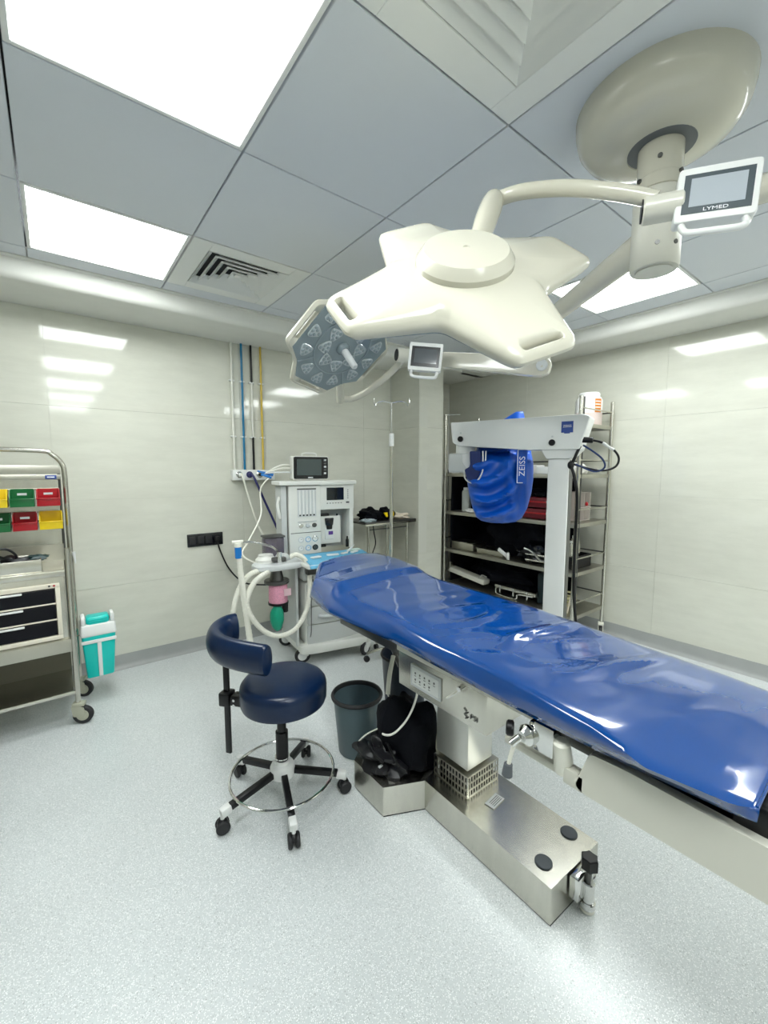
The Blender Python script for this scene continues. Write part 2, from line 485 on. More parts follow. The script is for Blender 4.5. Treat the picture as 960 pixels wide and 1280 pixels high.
# ------------------------------------------------------------------ CEILING COLUMN AND LAMPS
CX, CY = 1.49, .57
t = thing('ceiling_column', (CX, CY, 2.2), 'cream ceiling column with a big round canopy that carries both surgical lamps', 'lamp mount')
prof = [(.075, -.125), (.105, -.127), (.155, -.118), (.195, -.095), (.217, -.065), (.226, -.03), (.228, 0), (0, 0)]
prof = [(.062, -.10), (.078, -.128)] + prof[1:]
B().lathe(prof, (CX + .006, CY + .014, ZC), seg=64).build('canopy', M_CREAM, t)
B().lathe([(.05, -.112), (.092, -.112), (.094, -.122), (.088, -.1285), (.06, -.1285)], (CX, CY, ZC), seg=40).build('dark_ring', mat('ring_grey', (.12, .13, .14), .4), t)
B().cyl((CX, CY, 2.14), (CX, CY, 2.40), .060, seg=40, bev=.002).build('post', M_CREAM, t)
B().cyl((CX, CY, 2.225), (CX, CY, 2.262), .063, seg=40, bev=.002).build('upper_collar', M_CREAM, t)
B().lathe([(0, -.004), (.05, -.004), (.05, .0), (.062, .0), (.066, .006), (.066, .215), (.06, .22), (0, .22)], (CX, CY, 2.005), seg=40).build('lower_hub', M_CREAM2, t)
dc = Vector((-.93, -.36, 0))
for (ang, z) in ((200, 2.30), (150, 2.255), (168, 2.17), (205, 2.06), (255, 2.255), (250, 2.06)):
    d = Vector((math.cos(math.radians(ang)), math.sin(math.radians(ang)), 0))
    r0 = .060 if z > 2.262 else .0655
    B().cyl(Vector((CX, CY, z)) + d * (r0 - .004), Vector((CX, CY, z)) + d * (r0 + .003), .0065, seg=12).build('screw', M_DSTEEL, t)
KN = Vector((1.87, 1.17, 2.06))     # elbow of lamp 2 arm
b = B(); a0 = Vector((CX + .03, CY + .045, 2.11)); b.cyl(a0, (KN.x - .01, KN.y - .01, 2.09), .045, .036, seg=24)
b.build('lower_arm', M_CREAM, t)
# second arm, reaches out of the photo on the right
B().tube([(CX, CY, 2.18), (CX + .03, CY - .12, 2.165), (1.56, .12, 2.11), (1.56, -.08, 2.08)], .034, seg=16).build('upper_arm', M_CREAM, t)

def lamp_outline(Rr, w, rn, hubn=0):
    pts = []; rad = []
    for k in range(4):
        a = PI / 2 * k; d = Vector((math.cos(a), math.sin(a))); q = Vector((-math.sin(a), math.cos(a)))
        pts += [(d * Rr - q * w).to_tuple(), (d * Rr + q * w).to_tuple()]; rad += [.024, .024]
        an = a + PI / 4; pts.append((rn * math.cos(an), rn * math.sin(an))); rad.append(.028)
    return fillet(pts, rad, 6)

def lamp_head(t, F, Rr, w, rn, hub_r, hub_h, th, handle, modsc=1.0):
    out = lamp_outline(Rr, w, rn)
    # shell
    b = B(F)
    n = len(out)
    ls = []
    layers = [(1 - .012 / Rr, -th), (1, -th + .012), (1, -.014), (1 - .006 / Rr, -.005), (1 - .016 / Rr, 0)]
    for s, z in layers: ls.append([(x * s, y * s, z) for x, y in out])
    for tt in (.04, .10, .2, .35, .55, .75, .9, 1.0):
        s0 = 1 - .016 / Rr
        ring = []
        for x, y in out:
            a = math.atan2(y, x); hx, hy = hub_r * math.cos(a), hub_r * math.sin(a)
            px, py = x * s0 * (1 - tt) + hx * tt, y * s0 * (1 - tt) + hy * tt
            dd = math.hypot(px - x * s0, py - y * s0)
            r_ = math.hypot(px, py)
            q_ = min(1, max(0, (Rr - .04 - r_) / (Rr - .04 - hub_r)))
            z = hub_h * (.10 + .34 * q_ * q_ * (3 - 2 * q_)) * (1 - math.exp(-dd / .016))
            ring.append((px, py, z))
        ls.append(ring)
    V = [[b.b.verts.new(F @ Vector(p)) for p in r] for r in ls]
    for r0, r1 in zip(V, V[1:]):
        for k in range(n): b.b.faces.new((r0[k], r0[(k + 1) % n], r1[(k + 1) % n], r1[k]))
    b.b.faces.new(list(reversed(V[0]))); b.b.faces.new(V[-1])
    sh = b.build('housing', M_CREAM, t, sharp=32)
    # carrying slots cut through each lobe tip
    cb = B(F)
    for k in range(4 if w > .1 else 2):
        M = Matrix.Rotation(PI / 2 * k, 4, 'Z')
        sl = fillet([(Rr - .040, -w * .68), (Rr - .019, -w * .68), (Rr - .019, w * .68), (Rr - .040, w * .68)], .012, 4)
        cb.prism(sl, -th - .03, .05, M=M)
    cut = cb.build('cut', M_CREAM, t)
    md = sh.modifiers.new('c', 'BOOLEAN'); md.operation = 'DIFFERENCE'; md.object = cut; md.solver = 'EXACT'
    bake(sh); bpy.data.objects.remove(cut)
    # hub disc on the back
    B(F).lathe([(hub_r - .002, hub_h * .25), (hub_r + .004, hub_h * .36), (hub_r + .004, hub_h * .62), (hub_r + .000, hub_h * .70), (hub_r - .010, hub_h * .88), (hub_r - .014, hub_h * .93), (hub_r - .03, hub_h * .95), (.008, hub_h * .97), (.006, hub_h * .97 - .003), (0, hub_h * .97 - .003)], (0, 0, 0), seg=64).build('hub_cap', M_CREAM, t, sharp=28)
    # LED glass face
    gp = [(x * (1 - .016 / Rr), y * (1 - .016 / Rr)) for x, y in out]
    gb = B(F)
    # split so the slots stay open: the glass stops short of the tips
    gl = []
    for x, y in gp:
        k = round(math.atan2(y, x) / (PI / 2)); a = PI / 2 * k
        d = x * math.cos(a) + y * math.sin(a); lim = Rr - .046
        if d > lim: x -= (d - lim) * math.cos(a); y -= (d - lim) * math.sin(a)
        gl.append((x, y))
    gb.prism(gl, -th - .004, -th + .004).build('lens_panel', M_GLASSD, t)
    zf = -th - .006
    rr = rn * .62
    B(F).tube([(rr * math.cos(2 * PI * k / 48), rr * math.sin(2 * PI * k / 48), zf) for k in range(48)], .004, seg=6, closed=True, raw=True).build('seam_ring', M_LENSB, t)
    for k in range(4):
        a = PI / 4 + PI / 2 * k
        B(F).tube([(rr * math.cos(a), rr * math.sin(a), zf), ((rn - .012) * math.cos(a), (rn - .012) * math.sin(a), zf)], .004, seg=6, raw=True).build('seam', M_LENSB, t)
    def module(x, y, rot, s):
        tri = fillet([(s * math.cos(a), s * math.sin(a)) for a in (0, 2 * PI / 3, 4 * PI / 3)], s * .7, 5)
        M = F @ Matrix.Translation((x, y, zf)) @ Matrix.Rotation(rot, 4, 'Z')
        p = B(M).prism(tri, -.004, .004, bev=.002).build('led_module', M_LEDLENS, t)
        q = B(M)
        for (u, v) in ((.45, 0), (-.22, .39), (-.22, -.39), (.08, .22), (.08, -.22), (-.3, 0)):
            q.lathe([(0, -.008), (s * .10, -.008), (s * .17, -.004)], (u * s, v * s, 0), seg=8)
        q.build('led_lens', M_LENSB, p)
    for k in range(8):
        a = 2 * PI * (k + .5) / 8
        module(rr * .66 * math.cos(a), rr * .66 * math.sin(a), a, rr * .37)
    for k in range(4):
        a = PI / 2 * k
        if w > .1: spots_ = [(Rr * .70 * math.cos(m_), Rr * .70 * math.sin(m_)) for m_ in (-.5, 0, .5)]
        else: spots_ = [(Rr * .52, -w * .45), (Rr * .52, w * .45), (Rr * .76, 0)]
        for (x, y) in spots_:
            module(x * math.cos(a) - y * math.sin(a), x * math.sin(a) + y * math.cos(a), a + math.atan2(y, x) + PI, Rr * (.19 if w > .1 else .09))
    b = B(F).lathe([(.036, -th - .004), (.034, -th - .016), (.024, -th - .03), (0, -th - .03)], (0, 0, 0), seg=24)
    b.build('handle_socket', M_GLASSD, t)
    B(F).lathe([(0, -th - .02), (.019, -th - .02), (.017, -th - handle + .008), (.012, -th - handle), (0, -th - handle)], (0, 0, 0), seg=20).build('handle', M_LGREY, t)

def monitor(t, c, u, v, wd, ht, depth=.035, brand=None, handle_out=.022):
    u = Vector(u).normalized(); n = u.cross(Vector(v)).normalized()
    F = frame(c, u, z=n)
    m_ = B(F).prism(fillet([(-wd / 2, -ht / 2), (wd / 2, -ht / 2), (wd / 2, ht / 2), (-wd / 2, ht / 2)], .01, 4), -depth, 0, bev=.003).build('control_panel', M_WHITE, t)
    iw, ih = wd * .42, ht * .36
    B(F).prism([(-iw, -ih), (iw, -ih), (iw, ih), (-iw, ih)], -.001, .0012).build('bezel', mat('bezel_grey', (.07, .09, .10), .25) if brand else M_BLACKG, m_)
    iw *= .80; ih *= .72
    B(F).prism([(-iw, -ih + ht * .02), (iw, -ih + ht * .02), (iw, ih + ht * .02), (-iw, ih + ht * .02)], .0, .002).build('screen', M_SCREENR if brand else mat('screen_dim', (.08, .09, .1), .1, coat=1), m_)
    if brand: text(brand, .0105, F @ Matrix.Translation((.0, -ht * .31, .0016)), M_INK, m_, sx=1.5)
    hw = wd * .38
    B(F).tube([(-hw, -ht / 2 + .004, -depth * .5), (-hw, -ht / 2 - .020, handle_out * .3), (-hw + .012, -ht / 2 - .034, handle_out * .6), (0, -ht / 2 - .036, handle_out * .7), (hw - .012, -ht / 2 - .034, handle_out * .6), (hw, -ht / 2 - .020, handle_out * .3), (hw, -ht / 2 + .004, -depth * .5)], .0075, seg=12).build('grip', M_WHITE, m_)
    return F

# large lamp
C1 = Vector((.853, .77, 1.889)); e0 = Vector((-.869, .358, -.341)); n1 = Vector((-.493, -.573, .655))
F1 = frame(C1, e0, z=n1)
t = thing('surgical_lamp', C1, 'large cream four-lobed surgical lamp seen from its back, under the ceiling column', 'surgical lamp', 'surgical lamps')
lamp_head(t, F1, .352, .078, .205, .117, .072, .034, .14)
e1 = n1.cross(e0)
st = -(e0 + Vector((-.039, -.737, -.674))).normalized()
P0 = C1 + st * .15 + n1 * .0
P1 = C1 + st * .235 + n1 * .035
P2 = C1 + st * .33 + n1 * .055
B().tube([P0, P1, P2, P2 + st * .012], lambda s: .016 + .016 * math.sin(PI * min(1, .1 + s * .9)) if s < .98 else .014, seg=16).build('knuckle', M_CREAM, t)
J1 = Vector((1.205, .465, 2.035))
B().tube([P2 - st * .012, P2 + Vector((.02, -.015, .01)), P2 + (J1 - P2) * .22 + Vector((0, 0, .03)), P2 + (J1 - P2) * .5 + Vector((0, 0, .042)), P2 + (J1 - P2) * .8 + Vector((.0, .0, .035)), J1 + Vector((.0, .0, .022))], .0195, seg=16, n=8).build('yoke_tube', M_CREAM, t)
ja = Vector((.46, -.885, -.03)).normalized()
B().cyl(J1 - ja * .028, J1 + ja * .055, .031, seg=32, bev=.003).build('joint', M_CREAM2, t)
B().cyl(J1 - ja * .0315, J1 - ja * .027, .026, seg=32).build('joint_cap', M_BLACK, t)
F = monitor(t, (1.238, .35, 2.035), (.46, -.885, -.075), (.132, -.015, .991), .158, .126, brand='LYMED')
B().box((1.275, .37, 2.02), (.05, .13, .06), bev=.012, rz=math.radians(-62 + 90)).build('bracket', M_CREAM2, t)
B().tube([(1.30, .34, 2.035), (1.345, .26, 2.045), (1.44, .10, 2.055), (1.52, -.06, 2.06)], .030, seg=16).build('spring_arm', M_CREAM, t)

# small lamp
C2 = Vector((1.22, 1.925, 2.031)); f0 = Vector((-.938, -.315, .148)); n2 = Vector((-.096, .642, .761))
F2 = frame(C2, f0, z=n2)
t = thing('surgical_lamp', C2, 'smaller surgical lamp behind the large one, glassy LED side and grip towards the viewer', 'surgical lamp', 'surgical lamps')
lamp_head(t, F2 @ Matrix.Translation((0, 0, .03)), .300, .118, .262, .11, .07, .034, .15)
g1 = (F2 @ Vector((0, 0, 0)))
# radial direction towards the notch nearest the stub
cands = [F2.to_3x3() @ Vector((math.cos(a), math.sin(a), 0)) for a in (PI / 4, 3 * PI / 4, 5 * PI / 4, 7 * PI / 4)]
sd = min(cands, key=lambda v: v.z)
Q0 = C2 + sd * .235 + n2 * .02; Q1 = C2 + sd * .41 + n2 * .01
b = B(); b.tube([Q0, Q0 + (Q1 - Q0) * .5, Q1], .024, seg=16, raw=True); b.build('stub', M_CREAM, t)
J2 = Vector((1.512, 1.785, 2.008))
jb = Vector((.93, -.36, -.02)).normalized()
B().tube([Q1 - sd * .02, (1.464, 2.201, 1.832), (1.505, 2.109, 1.862), (1.543, 1.986, 1.925), (1.564, 1.888, 1.982), J2 + Vector((0, 0, -.01)), J2 + jb * .03], .019, seg=14, n=8).build('yoke_tube', M_CREAM, t)
B().cyl(J2 - jb * .032, J2 + jb * .10, .036, seg=28, bev=.003).build('joint', M_CREAM2, t)
B().cyl(J2 - jb * .036, J2 - jb * .031, .030, seg=28).build('joint_cap', M_BLACK, t)
monitor(t, (1.478, 1.570, 1.952), (.72, -.69, -.10), (-.05, .1, .99), .165, .135)
bb = Vector((1.60, 1.70, 1.985)); kn = Vector((1.855, 1.166, 1.885))
d = (kn - bb); F = frame(bb, d, z=(0, 0, 1))
L = d.length
pl = [(-.02, -.035), (L, -.048), (L + .035, -.03), (L + .04, .02), (L, .044), (-.02, .035)]
b = B(F)
Mx = Matrix(((1, 0, 0, 0), (0, 0, 1, -.0), (0, 1, 0, 0), (0, 0, 0, 1)))
b.prism(fillet(pl, .012, 3), -.028, .028, M=Mx, bev=.004); b.build('spring_arm', M_CREAM, t)
side = F.to_3x3() @ Vector((0, 1, 0))
if side.dot(Vector((-1, -1, 0))) < 0: side = -side
B().cyl(kn - side * .03, kn + side * .033, .026, seg=24, bev=.003).build('elbow_cap', M_LGREY, t)
B().cyl((kn.x, kn.y, 1.87), (KN.x, KN.y, 2.125), .034, seg=24, bev=.004).build('elbow', M_CREAM, t)


# ------------------------------------------------------------------ OPERATING TABLE
t = thing('operating_table', (1.2, 1.0, 0), 'stainless steel operating table on a low box base, blue vinyl sheet over its top', 'operating table')
outer = [(1.118, .609), (1.395, .600), (1.40, 1.19), (1.40, 1.515), (1.04, 1.515), (.966, 1.455), (.966, 1.25), (1.126, 1.175)]
b = B().prism(outer, .006, .129)
b.build('base_housing', M_STEEL, t, flat=True)
B().prism([(x * 1 + (.004 if x < 1.2 else -.004), y) for x, y in outer], .0, .008).build('base_plinth', M_BLACK, t, flat=True)
for (x, y) in ((1.352, .681), (1.180, .673)):
    B().cyl((x, y, .129), (x, y, .134), .028, seg=32, bev=.0015).build('rubber_plug', mat('plug_grey', (.03, .04, .05), .4), t)
pl_ = B().box((1.262, .93, .1316), (.075, .04, .0015), rz=.1).build('data_plate', M_LGREY, t)
q = B()
for k in range(4): q.box((1.262 + .003, .93 - .012 + k * .007, .1326), (.055, .0018, .0006), rz=.1)
q.build('print', M_INKB, pl_)
# foot clamp
F = Matrix.Translation((1.262, .565, 0))
B(F).box((0, .022, .085), (.10, .03, .075), bev=.003).build('clamp_plate', M_CHROME, t)
B(F).cyl((0, .0, .035), (0, .0, .10), .019, seg=20, bev=.003).cyl((0, .0, .012), (0, .0, .036), .024, seg=20, bev=.003).build('brake_post', M_CHROME, t)
B(F).cyl((0, 0, .0), (0, 0, .013), .022, seg=20, bev=.003).build('brake_foot', M_TUBE, t)
B(F).cyl((0, 0, .10), (0, 0, .15), .009, seg=12).build('brake_rod', M_DSTEEL, t)
star = [(.027 * math.cos(2 * PI * k / 12) * (1 if k % 2 else .82), .027 * math.sin(2 * PI * k / 12) * (1 if k % 2 else .82)) for k in range(12)]
B(F).prism(star, .145, .185, bev=.003).build('brake_knob', M_BLACK, t)
# column and perforated skirt
B().box((1.285, 1.105, .365), (.118, .138, .49), bev=.004).build('lift_column', M_STEEL, t)
B().box((1.2255, 1.105, .36), (.002, .006, .47)).build('column_seam', M_WHITE, t)
B().box((1.275, 1.1, .41), (.15, .17, .36), bev=.003).build('column_sleeve', mat('sleeve_steel', (.7, .7, .66), .3, .6), t)
def perforated(o, u, W, H, cols, rows, M_):
    """plate with slots, as a lattice of bars"""
    F = frame(o, u, z=Vector(u).cross(Vector((0, 0, 1))))
    b = B(F); th = .003
    ph = H / rows; pw = W / cols
    for r in range(rows + 1): b.box((W / 2, r * ph, 0), (W, ph * .24, th))
    for c_ in range(cols + 1): b.box((c_ * pw, H / 2, 0), (pw * .36, H, th * .9))
    return b
x0, x1, y0, y1, z0, z1 = 1.19, 1.375, 1.004, 1.185, .131, .214
sk = perforated((x0, y1, z0), (0, -1, 0), y1 - y0, z1 - z0, 11, 3, None).build('perforated_skirt', M_STEELD, t, flat=True)
perforated((x0, y0, z0), (1, 0, 0), x1 - x0, z1 - z0, 12, 3, None).build('perforated_skirt', M_STEELD, t, flat=True)
B().box((x0, y0, (z0 + z1) / 2), (.008, .008, z1 - z0), bev=.001).build('skirt_corner', M_STEEL, t)
B().box(((x0 + x1) / 2, (y0 + y1) / 2, z1), (x1 - x0 + .004, y1 - y0 + .004, .004)).build('skirt_rim', M_STEELD, t)
B().box(((x0 + x1) / 2, (y0 + y1) / 2, z0 + .035), (x1 - x0 - .03, y1 - y0 - .03, .07)).build('skirt_inner', M_BLACK, t)
# housing below top
hb = B().box((1.20, .985, .655), (.40, .42, .145), bev=.004).build('drive_housing', M_STEEL, t)
B().box((1.20, .88, .735), (.43, .62, .028), bev=.003).build('top_frame', M_CREAM2, t)
B().box((1.20, 1.42, .70), (.36, .46, .04), bev=.004).build('back_frame', M_DSTEEL, t)
kp = B().box((.997, 1.043, .650), (.006, .155, .082), bev=.002).build('keypad', M_LGREY, hb)
B().box((.9945, 1.043, .650), (.003, .135, .062), bev=.0005, seg=1).build('keypad_face', M_WHITE, kp)
b = B()
for r in range(2):
    for c_ in range(5):
        if (r, c_) == (1, 4): continue
        b.box((.9926, 1.092 - c_ * .024, .664 - r * .024), (.001, .006, .007)); b.box((.9926, 1.092 - c_ * .024, .654 - r * .024), (.001, .009, .0018))
b.build('key_symbols', M_DSTEEL, kp)
FX = frame((.9985, .835, .618), (0, -1, 0), z=(-1, 0, 0))
text('PSI', .022, FX @ Matrix.Translation((.012, 0, .001)), M_INKB, hb, sx=1.2)
b = B(FX)
for k, (px, py) in enumerate(((-.024, .014), (-.018, .005), (-.023, -.004), (-.017, -.011))):
    b.box((px, py, .001), (.014, .0035, .001), M=Matrix.Translation((px, py, 0)) @ Matrix.Rotation(.5 if k % 2 else -.6, 4, 'Z') @ Matrix.Translation((-px, -py, 0)))
b.build('emblem', M_INKB, hb)
B().cyl((.997, .86, .715), (.965, .86, .71), .009, seg=14, bev=.001).tube([(.975, .86, .712), (.965, .875, .69), (.955, .90, .668)], .0035, seg=8).build('release_lever', M_CHROME, t)
B().box((.9985, .90, .727), (.004, .008, .02)).box((.9985, .815, .727), (.004, .006, .02)).build('rail_stop', M_GAP, t)
# clamp with crank handle in front of the leg section
T_ = Matrix.Translation((0, -.035, 0))
cl = B(T_).box((.955, .585, .725), (.05, .075, .062), bev=.006).box((.94, .575, .73), (.04, .055, .075), bev=.004).build('rail_clamp', M_CHROME, t)
B(T_).lathe([(0, 0), (.022, 0), (.026, .006), (.026, .016), (.02, .022), (.014, .03), (0, .03)], (.93, .615, .722), (-1, .25, 0), seg=24).build('clamp_boss', M_CHROME, cl)
B(T_).cyl((.905, .63, .715), (.885, .642, .698), .009, seg=14).build('crank_pivot', M_CHROME, cl)
B(T_).tube([(.893, .637, .70), (.89, .645, .665), (.888, .65, .636)], .0055, seg=10).build('crank_arm', M_TUBE, cl)
B(T_).cyl((.888, .65, .640), (.886, .652, .605), .011, .014, seg=14, bev=.002).build('crank_grip', mat('grip_grey', (.09, .1, .11), .4), cl)
B(T_).cyl((.915, .655, .722), (.905, .672, .722), .020, seg=20, bev=.004).build('clamp_knob', M_BLACK, cl)
B().box((.96, .54, .655), (.03, .26, .02), bev=.003).box((.945, .465, .665), (.03, .05, .04), bev=.003).build('lower_link', M_CREAM2, t)
B().cyl((.935, .500, .745), (.955, .500, .655), .020, .024, seg=20, bev=.006).build('pivot_cylinder', M_TUBE, t)
B().box((1.19, .50, .71), (.36, .09, .05), bev=.01).build('hinge_block', M_DSTEEL, t)
# leg section side rail and pads
rp = fillet([(.455, .640), (.425, .775), (.36, .780), (-.75, .76), (-.75, .625), (.38, .640)], .012, 3)
Mr = Matrix(((0, 0, 1, 0), (1, 0, 0, 0), (0, 1, 0, 0), (0, 0, 0, 1)))
leg = [(.462, .655), (.430, .752), (.35, .757), (-.75, .735), (-.75, .66), (.44, .646)]
B().prism(fillet(leg, .01, 3), .930, .955, M=Mr, bev=.002).build('side_rail', M_CREAM2, t)
B().prism(fillet(leg, .01, 3), 1.405, 1.43, M=Mr, bev=.002).build('side_rail', M_CREAM2, t)
B().box((1.18, -.15, .712), (.46, 1.18, .04), bev=.004).build('leg_plate', M_DSTEEL, t)
B().box((1.178, -.285, .775), (.452, .93, .062), bev=.012, seg=3).build('leg_pad', M_BLACK, t)
B().box((1.20, 1.0, .785), (.44, 1.58, .06), bev=.012, seg=3).build('body_pad', M_BLACK, t)
B().box((1.27, 1.87, .825), (.36, .16, .055), bev=.012, seg=3).build('head_pad', M_BLACK, t)

# blue vinyl sheet lying over the pads
def lerp(a, b, k): return a + (b - a) * k
def table_interp(rows, y):
    if y <= rows[0][0]: return rows[0][1:]
    for r0, r1 in zip(rows, rows[1:]):
        if y <= r1[0]:
            k = (y - r0[0]) / (r1[0] - r0[0]); k = k
            return [lerp(a, c, k) for a, c in zip(r0[1:], r1[1:])]
    return rows[-1][1:]
ROWS = [  # y, hem x, hem z, crease x, crease z, far x, far z
    (.137, .925, .792, .935, .812, 1.42, .826),
    (.17, .925, .788, .912, .815, 1.415, .835),
    (.30, .922, .782, .880, .822, 1.425, .842),
    (.42, .915, .780, .908, .838, 1.437, .843),
    (.65, .914, .780, .926, .842, 1.465, .846),
    (.90, .921, .780, .936, .844, 1.490, .852),
    (1.15, .932, .780, .955, .850, 1.480, .858),
    (1.45, .908, .780, .975, .853, 1.468, .866),
    (1.55, .902, .780, .985, .862, 1.475, .876),
    (1.62, .910, .781, 1.000, .890, 1.487, .892),
    (1.80, .945, .785, .972, .872, 1.500, .905),
    (1.97, 1.07, .835, 1.10, .905, 1.505, .905),
]
NY, NT = 150, 34
P = []
for i in range(NY + 1):
    y = .137 + (1.97 - .137) * i / NY
    hx, hz, cx_, cz, fx, fz = table_interp(ROWS, y)
    row = []
    for j in range(6):   # near drop
        k = j / 6
        sw = .006 * math.sin(y * 11) * math.sin(PI * k)
        row.append([lerp(hx, cx_, k) - .006 * math.sin(PI * k) + sw, y, lerp(hz, cz, k ** .8)])
    for j in range(NT + 1):
        k = j / NT
        x = lerp(cx_, fx, k)
        crown = .006 * math.sin(PI * k)
        edge = -.003 * math.exp(-k * 60) - .006 * math.exp(-(1 - k) * 40)
        z = lerp(cz, fz, k) + crown + edge
        if y > 1.60: z += .012 * math.sin(PI * k) * min(1, (y - 1.6) / .1)
        env = math.sin(PI * min(1, max(0, k))) ** .5
        # long soft folds, strongest around the middle of the leg section
        fold = math.exp(-((y - .72) / .28) ** 2)
        q1 = noise.noise(Vector((x * 2.6 + y * 4.6, y * 1.6 - x * 2.4, 1.7)))
        q2 = noise.noise(Vector((x * 4 + y * 7, (y - x) * 2.0, 4.2)))
        rid = math.exp(-(q1 / .13) ** 2)
        rid2 = math.exp(-(q2 / .12) ** 2)
        z += env * (fold * (.015 * rid * min(1, max(0, (x - 1.02) / .15)) + .003 * rid2) + .0008 * rid + .006 * noise.noise(Vector((x * 2.5, y * 2.5, 9))))
        # cross folds in the back section
        z += env * .002 * max(0, math.sin((y + .25 * x) * 22)) ** 3 * math.exp(-((y - 1.3) / .2) ** 2)
        # welded rectangle crease near the foot
        if y < .55:
            for yc in (.205,):
                z += .003 * math.exp(-((y - yc) / .006) ** 2) * (1 if .15 < k < .8 else 0)
        row.append([x, y, z])
    for j in range(1, 4):
        k = j / 3
        row.append([fx + .012 * k, y, fz - .006 - .075 * k])
    P.append(row)
# drop at the head end
drop = [[p[0] + .0, 1.985, p[2] - .05] for p in P[-1]]
P.append(drop)
b = B().grid(P)
sh = b.build('vinyl_sheet', M_BLUE, None, sharp=80)
md = sh.modifiers.new('s', 'SOLIDIFY'); md.thickness = .0022; md.offset = 1
bake(sh)
sh.location = (0, 0, 0)
tag(sh, 'long glossy blue vinyl sheet spread over the operating table top', 'sheet')
def ring(p, n_, r, m_, parent, name):
    return B().lathe([(r * .48, 0), (r * .5, .002), (r * .8, .003), (r, .0015), (r, 0)], p, n_, seg=24).build(name, m_, parent)
rg = ring((.945, .168, .8135), (0, -.05, 1), .0105, M_CHROME, sh, 'eyelet')
B().cyl((.945, .168, .8135), (.945, .168, .8142), .0050, seg=16).build('eyelet_hole', M_INKB, sh)
pp = []
b = B()
b.tube([(.935 + (1.415 - .935) * k / 20, .140, table_interp(ROWS, .15)[3] + (.826 - .812) * k / 20 + .006 * math.sin(PI * k / 20)) for k in range(21)], .0022, seg=6, raw=True)
b.build('hem_bead', M_BLUE, sh)
# handset strut and cable under the back section
t2 = thing('hand_control', (1.15, 1.40, .4), 'grey hand control with coiled cable hanging below the operating table', 'hand control')
B().tube([(1.17, 1.47, .70), (1.175, 1.45, .60), (1.19, 1.41, .51)], .012, seg=8).build('hanger', M_DSTEEL, t2)
B().tube([(1.165, 1.43, .56), (1.12, 1.40, .50), (1.085, 1.37, .43)], .010, seg=10).build('grip', M_TUBE, t2)
B().tube([(1.085, 1.37, .43), (1.11, 1.36, .37), (1.16, 1.36, .33), (1.12, 1.40, .27), (1.04, 1.46, .22), (1.0, 1.50, .16)], .0035, seg=6).build('cable', M_TUBE, t2)
t2 = tag(B().tube([(1.08, 1.18, .58), (1.09, 1.19, .50), (1.07, 1.22, .40), (1.03, 1.26, .33), (1.02, 1.32, .30), (1.06, 1.36, .30)], .0045, seg=8).build('cable', M_PWHITE), 'thin white cable looping down from the underside of the operating table', 'cable')

# black foot pedal and bag on the base wing
t3 = thing('foot_pedal', (1.07, 1.33, .125), 'black foot pedal bundle with cables heaped on the table base', 'foot pedal')
B().ell((1.065, 1.37, .165), (.09, .13, .06), 28, 18, nz=.3, ns=4, seed=3, flat=.130).build('pedal_body', mat('bag_black', (.005, .005, .007), .42, bump=.1, bscale=40), t3)
B().ell((1.15, 1.33, .25), (.10, .14, .19), 28, 18, nz=.3, ns=3, seed=5, flat=.130).build('cover_bag', M_BLKFAB, t3)
B().tube([(1.0, 1.29, .20), (.985, 1.33, .22), (1.0, 1.39, .23), (1.03, 1.41, .19), (1.03, 1.33, .155), (1.01, 1.27, .16)], .007, seg=8).build('cord', M_BLACK, t3)
B().tube([(1.05, 1.25, .18), (1.035, 1.29, .24), (1.05, 1.36, .27), (1.09, 1.38, .22)], .006, seg=8).build('cord', M_BLACK, t3)
B().box((1.0, 1.31, .168), (.02, .012, .014), bev=.003).build('plug', M_LGREY, t3)

# ------------------------------------------------------------------ BINS
t = thing('waste_bin', (1.125, 1.668, 0), 'round grey-blue plastic waste bin between the stool and the table', 'bin')
cx, cy = 1.125, 1.668
B().lathe([(0, 0), (.088, 0), (.092, .006), (.117, .285), (.114, .285), (.089, .01), (0, .01)], (cx, cy, .0), seg=48).build('body', M_BIN, t)
B().lathe([(.113, .277), (.118, .274), (.127, .280), (.129, .288), (.124, .297), (.117, .297), (.113, .290), (.113, .277)], (cx, cy, 0), seg=48).build('rim', M_RUBBER, t)
t = thing('waste_bin', (1.52, 1.70, 0), 'dark navy plastic bin standing behind the table column', 'bin')
B().lathe([(0, 0), (.10, 0), (.105, .006), (.13, .37), (.126, .37), (.10, .012), (0, .012)], (1.50, 1.74, 0), seg=40).build('body', M_DBIN, t)
B().lathe([(.126, .355), (.133, .358), (.138, .368), (.132, .378), (.125, .374)], (1.50, 1.74, 0), seg=40).build('rim', M_RUBBER, t)

# ------------------------------------------------------------------ STOOL
S = Vector((.695, 1.60, 0))
t = thing('stool', S, 'round navy blue padded stool with curved backrest and five black legs', 'stool')
B().lathe([(0, .430), (.160, .430), (.172, .436), (.177, .450), (.178, .500), (.175, .516), (.165, .529), (.148, .535), (.07, .539), (0, .540)], S + Vector((.012, -.005, 0)), seg=56).build('seat', M_NAVY, t)
B().lathe([(0, .420), (.12, .420), (.13, .432), (0, .432)], S + Vector((.012, -.005, 0)), seg=32).build('seat_plate', M_BLACK, t)
B().cyl(S + Vector((0, 0, .15)), S + Vector((0, 0, .30)), .026, seg=24).cyl(S + Vector((0, 0, .29)), S + Vector((0, 0, .45)), .019, seg=20).build('gas_column', M_BLACK, t)
B().lathe([(.026, .175), (.032, .175), (.034, .168), (.034, .162), (.046, .155), (.052, .142), (.05, .105), (.03, .095), (0, .095)], S, seg=32).build('hub', M_WHITE, t)
B().lathe([(.025, .19), (.031, .19), (.031, .184), (.025, .184)], S, seg=24).build('collar', M_CHROME, t)
base_ang = math.degrees(math.atan2(1.342 - S.y, .621 - S.x))
